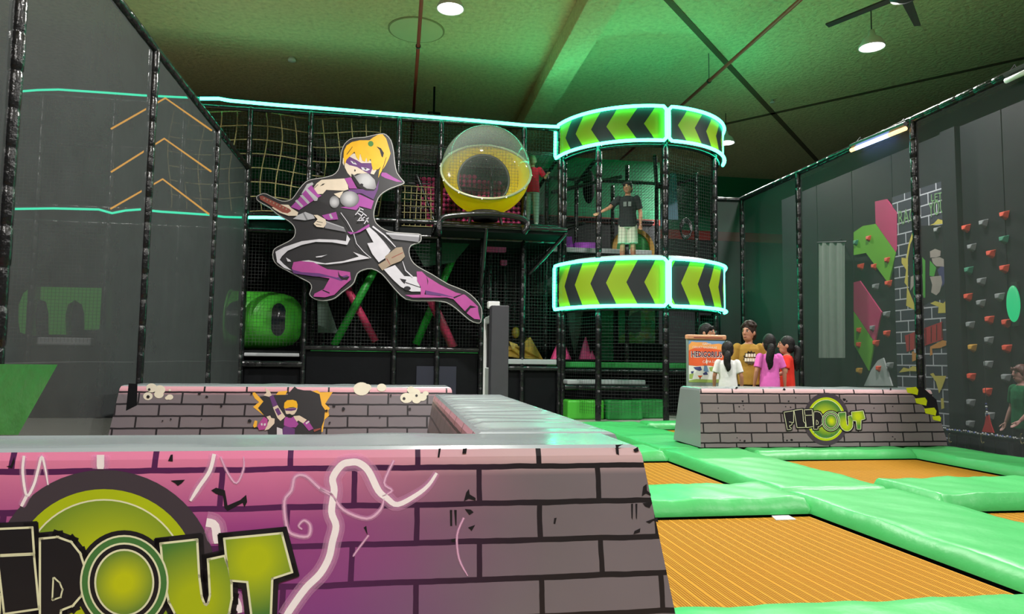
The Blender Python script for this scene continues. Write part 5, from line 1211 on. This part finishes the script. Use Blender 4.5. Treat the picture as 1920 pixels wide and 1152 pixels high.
MB().slab([at(*p_, x=9.6) for p_ in ((1841, 810), (1846, 795), (1849, 778), (1853, 778), (1857, 795), (1863, 812))], (0.02, 0, 0), RF).build('cloth', o)
a, b = at(1851, 778, x=9.6), at(1849, 758, x=9.6); top_ = V((9.6, b.y, 5.2))
for k in range(5): MB().ball(a.lerp(b, k / 4), 0.018, WHITEP if k % 2 else mat('bead_navy', rgb(40, 50, 110), 0.4), 8, 6).build('bead', o, True)
MB().tube([a, b, V((9.6, b.y, 1.5))], 0.005, DARKMETAL, 5).build('cord', o)
# light bars on the rail
def lightbar(pa_, pb_, label, colors):
    o = thing('light_bar', label, 'light bar', tuple(pa_), 'light bars on the right rail')
    d = (pb_ - pa_)
    MB().tube([pa_ + V((0, 0, 0.075)), pb_ + V((0, 0, 0.075))], 0.04, DARKMETAL, 6).build('housing', o)
    for f0, f1, m_ in colors: MB().tube([pa_ + d * f0, pa_ + d * f1], 0.035, m_, 8).build('light_tube', o, True)
    for f in (0.1, 0.9): p_ = pa_ + d * f; MB().tube([p_ + V((0, 0, 0.1)), p_ + V((0.08, 0, 0.2)), p_ + V((0.14, 0, 0.08))], 0.008, DARKMETAL, 5).build('bracket', o)
LBB = emit('bar_blue', (0.35, 0.5, 1.0, 1), 9.0); LBO = emit('bar_orange', (1.0, 0.62, 0.25, 1), 2.5)
lightbar(at(1596, 282, x=7.72), at(1698, 241, x=7.72), 'lit blue and orange light bar on the top rail of the right screen', ((0.0, 0.1, LBO), (0.1, 0.72, LBB), (0.72, 1.0, LBO)))
lightbar(at(1886, 152, x=7.72), at(1960, 118, x=7.72), 'white unlit light bar on the top rail at the right edge', ((0.0, 1.0, WHITEP),))

# ================================================================== PEOPLE
def remeshed(mb, voxel, it=3):
    me = mb.mesh(); ob = bpy.data.objects.new('tmp', me); COL.objects.link(ob)
    r = ob.modifiers.new('r', 'REMESH'); r.mode = 'VOXEL'; r.voxel_size = voxel; r.use_smooth_shade = True
    s_ = ob.modifiers.new('s', 'SMOOTH'); s_.iterations = it; s_.factor = 0.5
    dg = bpy.context.evaluated_depsgraph_get(); out = bpy.data.meshes.new_from_object(ob.evaluated_get(dg), depsgraph=dg)
    bpy.data.objects.remove(ob); bpy.data.meshes.remove(me); return out
def limb(mb, pts, R, m, n=10):
    mb.tube(pts, R, m, n)
    for p, r in zip(pts, R): mb.ball(p, r, m, n, 8)
def loft(mb, rings, m, n=20):
    vs_, fs = [], []
    for (c, rx, ry) in rings:
        for k in range(n): a = 2 * PI * k / n; vs_.append(V(c) + V((rx * math.cos(a), ry * math.sin(a), 0)))
    for i in range(len(rings) - 1):
        for k in range(n): l = (k + 1) % n; fs.append((i * n + k, i * n + l, (i + 1) * n + l, (i + 1) * n + k))
    fs.append(tuple(range(n - 1, -1, -1))); fs.append(tuple(range((len(rings) - 1) * n, len(rings) * n))); mb.add(vs_, fs, m)
EYEW = mat('eye_white', rgb(190, 184, 178), 0.3); EYED = mat('eye_dark', rgb(30, 20, 16), 0.2); LIP = mat('lip', rgb(132, 66, 60), 0.5)
def person(label, loc, rz, h, skin, shirt, bottom, hairm, hair='short', pose=None, long_legs=True, shoes=None, prints=None, sleeve=0.6, hs=1.06):
    """a whole figure standing at loc and facing (sin rz, -cos rz); joints in units of a 1.75 m adult"""
    P = dict(eR=(-0.25, 0.02, 1.14), wR=(-0.26, -0.06, 0.90), eL=(0.25, 0.02, 1.14), wL=(0.26, -0.06, 0.90), hturn=0.0, lean=0.0, kR=(-0.10, -0.02, 0.48), fR=(-0.11, 0.02, 0.08), kL=(0.10, -0.02, 0.48), fL=(0.11, 0.02, 0.08), htilt=0.0)
    P.update(pose or {}); hz = 1.625 + 0.07 * (hs - 1.06); s_ = h / (hz + 0.142 * hs)
    o = thing('person', label, 'person', loc); o.rotation_euler = (0, 0, rz)
    LE = Matrix.Rotation(P['lean'], 3, 'X'); piv = V((0, 0, 0.95))
    T = lambda p: (LE @ (V(p) - piv) + piv) * s_          # upper body follows the lean
    G = lambda p: V(p) * s_
    sk = mat('skin_%d' % (skin[0] * 1000), skin, 0.5, 0.05, 10)
    mb = MB()
    tor = [((0, 0, 0.86), 0.150, 0.100), ((0, 0, 0.96), 0.158, 0.108), ((0, 0, 1.08), 0.132, 0.095), ((0, -0.005, 1.25), 0.152, 0.108), ((0, 0, 1.36), 0.165, 0.098), ((0, 0, 1.43), 0.11, 0.075), ((0, 0, 1.47), 0.058, 0.058)]
    loft(mb, [(T(c), rx * s_, ry * s_) for c, rx, ry in tor], sk)
    for sd in 'RL':
        x = -1 if sd == 'R' else 1; sh_ = T((0.170 * x, 0, 1.40)); el, wr = T(P['e' + sd]), T(P['w' + sd])
        limb(mb, [sh_, sh_.lerp(el, 0.5), el, el.lerp(wr, 0.35), wr], [q * s_ for q in (0.052, 0.047, 0.038, 0.038, 0.026)], sk)
        d = (wr - el).normalized(); side = V((1, 0, 0)) if abs(d.x) < 0.8 else V((0, 0, 1)); side = (side - d * side.dot(d)).normalized(); nrm = d.cross(side)
        for k in (-1, 0, 1): limb(mb, [wr, wr + d * 0.085 * s_ + side * k * 0.024 * s_], [0.018 * s_, 0.017 * s_], sk, 8)
        for k, L_ in zip((-1.5, -0.5, 0.5, 1.5), (0.060, 0.075, 0.078, 0.066)):
            b0 = wr + d * 0.088 * s_ + side * k * 0.021 * s_; b1 = b0 + (d * 0.9 + nrm * 0.35 * -x * 0 + V((0, -0.25, 0))) * L_ * 0.5 * s_; b2 = b1 + (d * 0.75 + V((0, -0.55, 0))) * L_ * 0.5 * s_
            limb(mb, [b0, b1, b2], [0.0098 * s_, 0.0092 * s_, 0.008 * s_], sk, 6)
        tb = wr + d * 0.03 * s_ + V((0, -0.022, 0)) * s_; limb(mb, [tb, tb + (d * 0.6 + V((0, -0.8, 0))) * 0.032 * s_, tb + (d * 0.95 + V((0, -0.9, 0))) * 0.055 * s_], [0.012 * s_, 0.011 * s_, 0.009 * s_], sk, 6)
        hp_ = G((0.085 * x, 0, 0.92)); kn, ft = G(P['k' + sd]), G(P['f' + sd])
        limb(mb, [hp_, hp_.lerp(kn, 0.5), kn, kn.lerp(ft, 0.35), ft], [q * s_ for q in (0.085, 0.072, 0.05, 0.054, 0.034)], sk, 12)
        limb(mb, [ft + V((0, 0.03, -0.035)) * s_, ft + V((0, -0.06, -0.045)) * s_, ft + V((0.01 * x, -0.15, -0.055)) * s_], [0.034 * s_, 0.034 * s_, 0.024 * s_], sk)
    hc_ = T((0, -0.012, hz)); HM = Matrix.Rotation(P['hturn'], 3, 'Z') @ Matrix.Rotation(P['htilt'], 3, 'X'); u = s_ * hs
    H_ = lambda x, y, z: hc_ + HM @ (V((x, y, z)) * u)
    limb(mb, [T((0, 0.005, 1.42)), H_(0, 0.02, -0.06)], [0.056 * s_, 0.054 * s_], sk)
    mb.ball(H_(0, 0, 0), V((0.078, 0.097, 0.112)) * u, sk, 18, 14, HM); mb.ball(H_(0, -0.022, -0.062), V((0.058, 0.070, 0.066)) * u, sk, 16, 12, HM)
    mb.ball(H_(0, -0.1, -0.014), V((0.014, 0.02, 0.024)) * u, sk, 10, 8, HM); mb.ball(H_(0, -0.096, 0.01), V((0.009, 0.014, 0.03)) * u, sk, 10, 8, HM)
    for x in (-1, 1): mb.ball(H_(0.081 * x, 0.008, -0.012), V((0.012, 0.024, 0.032)) * u, sk, 10, 8, HM)
    me = remeshed(mb, 0.0075 * (0.9 + 0.1 * s_)); me.materials.clear(); me.materials.append(sk)
    ob = bpy.data.objects.new('body', me); COL.objects.link(ob); ob.parent = o
    def child(mb_, name, vox=None, par=o):
        if vox:
            mm = mb_.mats[0]; m2 = remeshed(mb_, vox, 4); m2.materials.clear(); m2.materials.append(mm)
        else: m2 = mb_.mesh(smooth=True)
        c_ = bpy.data.objects.new(name, m2); COL.objects.link(c_); c_.parent = par; return c_
    # face
    for x in (-1, 1):
        child(MB().ball(H_(0.032 * x, -0.080, 0.012), V((0.015, 0.011, 0.009)) * u, EYEW, 10, 8, HM), 'eye'); child(MB().ball(H_(0.032 * x, -0.089, 0.012), V((0.0095, 0.006, 0.009)) * u, EYED, 8, 6, HM), 'pupil')
        child(MB().ball(H_(0.033 * x, -0.084, 0.032), V((0.022, 0.011, 0.0065)) * u, hairm, 8, 6, HM), 'eyebrow')
    child(MB().ball(H_(0, -0.089, -0.064), V((0.026, 0.011, 0.008)) * u, LIP, 10, 6, HM), 'mouth')
    # shirt
    mb = MB()
    loft(mb, [(T(c), rx * s_, ry * s_) for c, rx, ry in (((0, 0, 0.82), 0.186, 0.135), ((0, 0, 0.96), 0.182, 0.13), ((0, 0, 1.10), 0.168, 0.122), ((0, -0.005, 1.26), 0.172, 0.128), ((0, 0, 1.37), 0.182, 0.115), ((0, 0, 1.43), 0.13, 0.092), ((0, 0, 1.452), 0.085, 0.078))], shirt)
    for sd in 'RL':
        x = -1 if sd == 'R' else 1; sh_ = T((0.172 * x, 0, 1.395)); el, wr = T(P['e' + sd]), T(P['w' + sd])
        e2 = sh_.lerp(el, min(1, sleeve * 1.25)) if sleeve < 0.9 else el
        mb.tube([sh_ + (sh_ - el).normalized() * 0.02, sh_, sh_.lerp(e2, 0.5), e2], [q * s_ for q in (0.045, 0.074, 0.071, 0.07)], shirt, 14); mb.ball(sh_, 0.072 * s_, shirt, 12, 10)
        if sleeve >= 0.9: limb(mb, [el, wr], [0.055 * s_, 0.042 * s_], shirt)
    st = child(mb, 'shirt', 0.009)
    # bottoms
    mb = MB(); loft(mb, [(G((0, 0, z)), rx * s_, ry * s_) for z, rx, ry in ((0.80, 0.165, 0.118), (0.90, 0.170, 0.122), (1.0, 0.160, 0.115))], bottom)
    for sd in 'RL':
        x = -1 if sd == 'R' else 1; hp_ = G((0.085 * x, 0, 0.90)); kn, ft = G(P['k' + sd]), G(P['f' + sd])
        if long_legs: limb(mb, [hp_, kn, ft + V((0, 0, 0.02))], [0.098 * s_, 0.076 * s_, 0.062 * s_], bottom, 12)
        else: mb.tube([hp_, hp_.lerp(kn, 0.5), kn + V((0, 0, 0.015))], [0.098 * s_, 0.098 * s_, 0.1 * s_], bottom, 14)
    child(mb, 'trousers' if long_legs else 'shorts', 0.010)
    if shoes is not None:
        for sd in 'RL':
            ft = G(P['f' + sd]); mb = MB(); limb(mb, [ft + V((0, 0.035, -0.035)) * s_, ft + V((0, -0.07, -0.04)) * s_, ft + V((0, -0.16, -0.048)) * s_], [0.043 * s_, 0.043 * s_, 0.034 * s_], shoes)
            child(mb, 'shoe', 0.009)
    # hair
    mb = MB(); mb.ball(H_(0, 0.017, 0.022), V((0.088, 0.104, 0.116)) * u, hairm, 22, 16, HM); mb.ball(H_(0, 0.045, -0.03), V((0.084, 0.072, 0.09)) * u, hairm, 18, 12, HM)
    rnd = random.Random(int(h * 1000) + len(label))
    if hair == 'curly':
        for k in range(60):
            a, b = rnd.uniform(-PI, PI), rnd.uniform(0.15, 1.25); v_ = V((0.092 * math.sin(b) * math.cos(a), 0.02 + 0.105 * math.sin(b) * math.sin(a), 0.03 + 0.118 * math.cos(b))); mb.ball(H_(*v_), rnd.uniform(0.02, 0.03) * u, hairm, 8, 6)
    elif hair == 'short':
        for k in range(9): x = -0.07 + 0.0175 * k; mb.ball(H_(x, -0.078 + 0.5 * x * x * 10 * 0.1, 0.062 + rnd.uniform(-0.012, 0.006)), V((0.014, 0.016, 0.032)) * u, hairm, 8, 6, HM)
        for x in (-1, 1): mb.ball(H_(0.079 * x, -0.01, 0.02), V((0.012, 0.03, 0.05)) * u, hairm, 8, 6, HM)
    hb = child(mb, 'hair', 0.009)
    if hair in ('pony', 'longpony'):
        mb = MB(); pts = [H_(0, 0.09, -0.05), H_(0, 0.135, -0.07), H_(0.004, 0.14, -0.13), H_(0.008, 0.13, -0.2), H_(-0.008, 0.13, -0.27), H_(0.0, 0.125, -0.33)]
        if hair == 'longpony': pts = [H_(0, 0.09, -0.03), H_(0.005, 0.14, -0.05), H_(0.015, 0.15, -0.13), H_(0.03, 0.14, -0.22), H_(0.02, 0.135, -0.29), H_(0.035, 0.13, -0.36)]
        sm = smoothline(pts, 4); n_ = len(sm); mb.tube(sm, [u * (0.026 + 0.026 * math.sin(PI * min(1, i / n_ * 1.15)) ** 0.7) * (1 if i < n_ - 2 else 0.55) for i in range(n_)], hairm, 12)
        child(mb, 'ponytail', None, hb); child(MB().ball(H_(0, 0.108, -0.05), V((0.034, 0.02, 0.034)) * u, mat('hair_tie', rgb(90, 80, 90), 0.5), 12, 8, HM), 'hair_tie', None, hb)
    if prints:
        mb = MB()
        for k, (shp, m_) in enumerate(prints): mb.poly([T((x, -0.142 - 0.003 * min(k, 1) + 1.5 * x * x, z)) for x, z in shp], m_)
        child(mb, 'shirt_print', None, st)
    return o
BLK_HAIR = mat('hair_black', (0.008, 0.007, 0.007, 1), 0.55, 0.4, 60, 0.5, 60, spec=0.22); BRN_HAIR = mat('hair_brown', (0.022, 0.012, 0.008, 1), 0.6, 0.4, 60, 0.5, 60, spec=0.2); FAIR_HAIR = mat('hair_fair', rgb(120, 112, 80), 0.6, 0.3, 60); RUST_HAIR = mat('hair_rust', rgb(92, 50, 40), 0.5, 0.3, 60)
def cloth(n, c): return mat(n, c, 0.85, 0.08, 6, 0.35, 9, spec=0.2, bdist=0.03)
SK1, SK2, SK3 = rgb(170, 118, 92), rgb(176, 124, 98), rgb(196, 144, 134)
BLUEJ = cloth('denim', rgb(60, 70, 90)); BLKC = cloth('cloth_black', rgb(40, 42, 44)); WHC = cloth('cloth_white', rgb(222, 222, 220)); SHOEW = mat('shoe_white', rgb(200, 200, 200), 0.6)
def stand(px, y, z0, ztop_px):
    p = at(px, ztop_px, y=y); return (p.x, y, z0), p.z - z0
def PR(cx, cz, w_, h_, m_, n=10, jag=0.35, seed=3):
    r_ = random.Random(seed); return ([(cx + w_ * (1 - jag * (i % 2)) * math.cos(2 * PI * i / n), cz + h_ * (1 - jag * (i % 2)) * math.sin(2 * PI * i / n)) for i in range(n)], m_)
l, h = stand(1177, 13.8, 2.95, 338)
GREYPR = mat('ink_shirt_grey', rgb(110, 116, 114), 0.7)
person('boy in black t-shirt and pale shorts standing on the tower', l, -0.35, h, SK1, BLKC, cloth('cloth_beige', rgb(186, 176, 164)), BLK_HAIR, 'short',
       dict(eR=(-0.36, -0.11, 1.20), wR=(-0.53, -0.19, 1.10), eL=(0.25, 0.03, 1.12), wL=(0.25, -0.08, 0.88), hturn=-0.25), False,
       prints=[([(-0.08, 1.22), (-0.02, 1.22), (-0.02, 1.31), (-0.08, 1.31)], GREYPR), ([(0.01, 1.22), (0.07, 1.22), (0.07, 1.31), (0.01, 1.31)], GREYPR)])
l, h = stand(998, 15.15, 3.99, 288)
person('person in red shirt and pale jeans beside the bubble pod', l, PI - 0.3, max(1.45, h), SK2, cloth('cloth_crimson', rgb(190, 24, 50)), cloth('pale_jeans', rgb(150, 170, 165)), FAIR_HAIR, 'short',
       dict(lean=0.14, eR=(-0.30, -0.12, 1.24), wR=(-0.34, -0.28, 1.40), eL=(0.26, -0.05, 1.14), wL=(0.24, -0.2, 1.0), fR=(-0.12, 0.1, 0.08), fL=(0.12, -0.08, 0.08)), True, SHOEW)
l, h = stand(1364, 9.95, -0.005, 639)
person('girl in white t-shirt with black ponytail, seen from behind', l, PI - 0.46, h, SK1, WHC, BLUEJ, BLK_HAIR, 'pony', dict(htilt=0.1), True, SHOEW, hs=1.32)
l, h = stand(1403, 10.75, -0.14, 604)
INKJ = mat('ink_shirt_dark', rgb(62, 48, 28), 0.7); INKS = mat('ink_shirt_white', rgb(224, 216, 196), 0.7)
bo = person('curly-haired boy in mustard t-shirt facing the group', l, -0.28, h, SK2, cloth('cloth_mustard', rgb(156, 122, 52)), BLKC, BRN_HAIR, 'curly', dict(hturn=-0.75), True, SHOEW, sleeve=0.7, hs=1.16,
       prints=[PR(-0.0, 1.235, 0.115, 0.115, INKJ, 26, 0.22)] + [([(x - 0.017, z - 0.024), (x + 0.015, z - 0.026), (x + 0.018, z + 0.024), (x - 0.013, z + 0.027)], INKS) for z, xs_ in ((1.275, (-0.06, -0.02, 0.02, 0.06)), (1.205, (-0.075, -0.037, 0.0, 0.037, 0.072))) for x in xs_])
l, h = stand(1442, 10.0, -0.005, 625)
person('girl in pink t-shirt with black ponytail, seen from behind', l, PI - 0.12, h, SK2, cloth('cloth_pink', rgb(216, 104, 182)), BLUEJ, BLK_HAIR, 'longpony', dict(hturn=-0.15, eR=(-0.27, 0.0, 1.14), wR=(-0.3, -0.05, 0.9)), True, SHOEW, hs=1.32)
l, h = stand(1475, 10.25, -0.05, 629)
person('girl in red t-shirt turned left with long dark hair', l, -PI / 2 - 0.5, h, SK2, cloth('cloth_red', rgb(222, 56, 44)), BLUEJ, BLK_HAIR, 'longpony', dict(eL=(0.27, -0.04, 1.15), wL=(0.22, -0.24, 1.08), eR=(-0.28, 0.06, 1.16), wR=(-0.30, -0.16, 1.04)), True, SHOEW, hs=1.3)
l, h = stand(1324, 11.2, -0.14, 605)
person('person in dark cap of hair peering over the poster stand', l, 0.65, h, SK2, BLKC, BLUEJ, BLK_HAIR, 'short', dict(hturn=0.15), True, SHOEW, hs=1.15)
l, h = stand(1914, 8.9, -0.62, 682)
person('person in green t-shirt at the right edge by the railing', l, -PI / 2 - 0.2, h, SK3, cloth('cloth_green', rgb(36, 120, 76)), BLKC, RUST_HAIR, 'short', dict(eL=(0.26, -0.02, 1.12), wL=(0.2, -0.16, 0.96), eR=(-0.27, 0.02, 1.12), wR=(-0.26, -0.08, 0.9)), True, SHOEW)

# ================================================================== POSTER STAND
YP = 10.3
ps = thing('poster_stand', 'poster stand with wooden top and orange and white poster', 'sign', tuple(at(1320, 718, y=YP).xy) + (-0.14,))
PZ = lambda x, y, o=0.0: at(1280 + x / 7.682, 590 + y / 7.682, y=YP - o)
WOOD = mat('stand_wood', rgb(196, 140, 104), 0.5, 0.12, 14); STG = mat('stand_grey', rgb(120, 136, 130), 0.5)
a, b = PZ(50, 340), PZ(600, 1000)
x0, x1, zt_ = PZ(60, 340).x, PZ(614, 340).x, PZ(60, 340).z
MB().box((x0, YP, 0.05), (x1, YP + 0.04, zt_), STG).build('panel', ps, bevel=0.01)
MB().box((x0 - 0.01, YP - 0.03, zt_ - 0.02), (x1 + 0.01, YP + 0.06, PZ(60, 288).z), WOOD).build('top_bar', ps, bevel=0.02)
MB().box((x0 + 0.1, YP - 0.034, PZ(60, 338).z), (x1 - 0.06, YP - 0.028, PZ(60, 324).z), BROWNP).build('groove', ps)
for sx in (x0 + 0.03, x1 - 0.07): MB().box((sx, YP - 0.02, -0.14), (sx + 0.04, YP + 0.3, 0.06), STG).build('foot', ps, bevel=0.01)
mb = MB(); lift = 0.004
def pz(m_, pts, L_): mb.poly([PZ(x, y, 0.002 + 0.0009 * L_) for x, y in pts], m_)
POR = mat('poster_orange', rgb(226, 92, 44), 0.5, 0.2, 5); POY = mat('poster_apricot', rgb(236, 160, 84), 0.5); POB = mat('poster_sky', rgb(110, 150, 190), 0.5); POW = mat('poster_white', rgb(228, 232, 226), 0.5); POG = mat('poster_green', rgb(150, 176, 90), 0.5); PON = mat('poster_navy', rgb(58, 66, 120), 0.5); PUR = mat('poster_purple', rgb(78, 44, 66), 0.5)
pz(POW, [(88, 375), (600, 385), (600, 985), (88, 975)], 0); pz(POB, [(88, 375), (600, 385), (600, 440), (88, 440)], 1)
pz(POY, [(88, 440), (130, 390), (200, 400), (330, 400), (420, 430), (520, 420), (600, 440), (600, 640), (500, 690), (88, 700)], 2); pz(POR, [(88, 520), (200, 470), (330, 480), (600, 520), (600, 720), (470, 750), (360, 735), (200, 745), (88, 730)], 3)
pz(POG, [(88, 950), (200, 930), (420, 940), (600, 930), (600, 985), (88, 975)], 2); pz(POG, [(380, 760), (470, 750), (470, 830), (400, 820)], 2); pz(POG, [(95, 860), (160, 850), (140, 930), (95, 930)], 2)
pz(PON, [(155, 760), (260, 750), (278, 800), (240, 815), (180, 790)], 4); pz(PON, [(290, 850), (340, 820), (365, 868), (300, 872)], 4); pz(PON, [(120, 820), (165, 815), (150, 850), (125, 850)], 4); pz(POR, [(215, 880), (290, 880), (250, 920)], 4); pz(POB, [(310, 740), (350, 740), (375, 830), (300, 820)], 3); pz(POW, [(345, 625), (355, 690), (350, 725), (335, 690)], 5); pz(BROWNP, [(240, 900), (262, 898), (256, 935), (246, 935)], 5)
def ptext(txt, a, b, hgt, m_, L_, bold=0.0):
    tm = MB(); textmesh(tm, txt, 1.0, lambda x, y: V((x, y, 0)), m_, bold); wd = max(v[0] for v in tm.v); ht = max(v[1] for v in tm.v)
    mb.add([PZ(lerp(a[0], b[0], v[0] / wd), lerp(a[1], b[1], v[0] / wd) - v[1] / ht * hgt, 0.002 + 0.0009 * L_) for v in tm.v], tm.f, m_)
ptext('HEDIGORIUS', (118, 612), (572, 620), 86, POW, 6, 0.055); ptext('HEDIGORIUS', (124, 608), (566, 615), 82, PUR, 7, 0.032)
ptext('GAPO', (282, 440), (408, 444), 30, POW, 6); ptext('COLUCT RALDRALAS', (140, 484), (490, 492), 30, POW, 6); ptext('CAPA LI', (285, 700), (460, 696), 36, POW, 6)
mb.build('poster', ps)
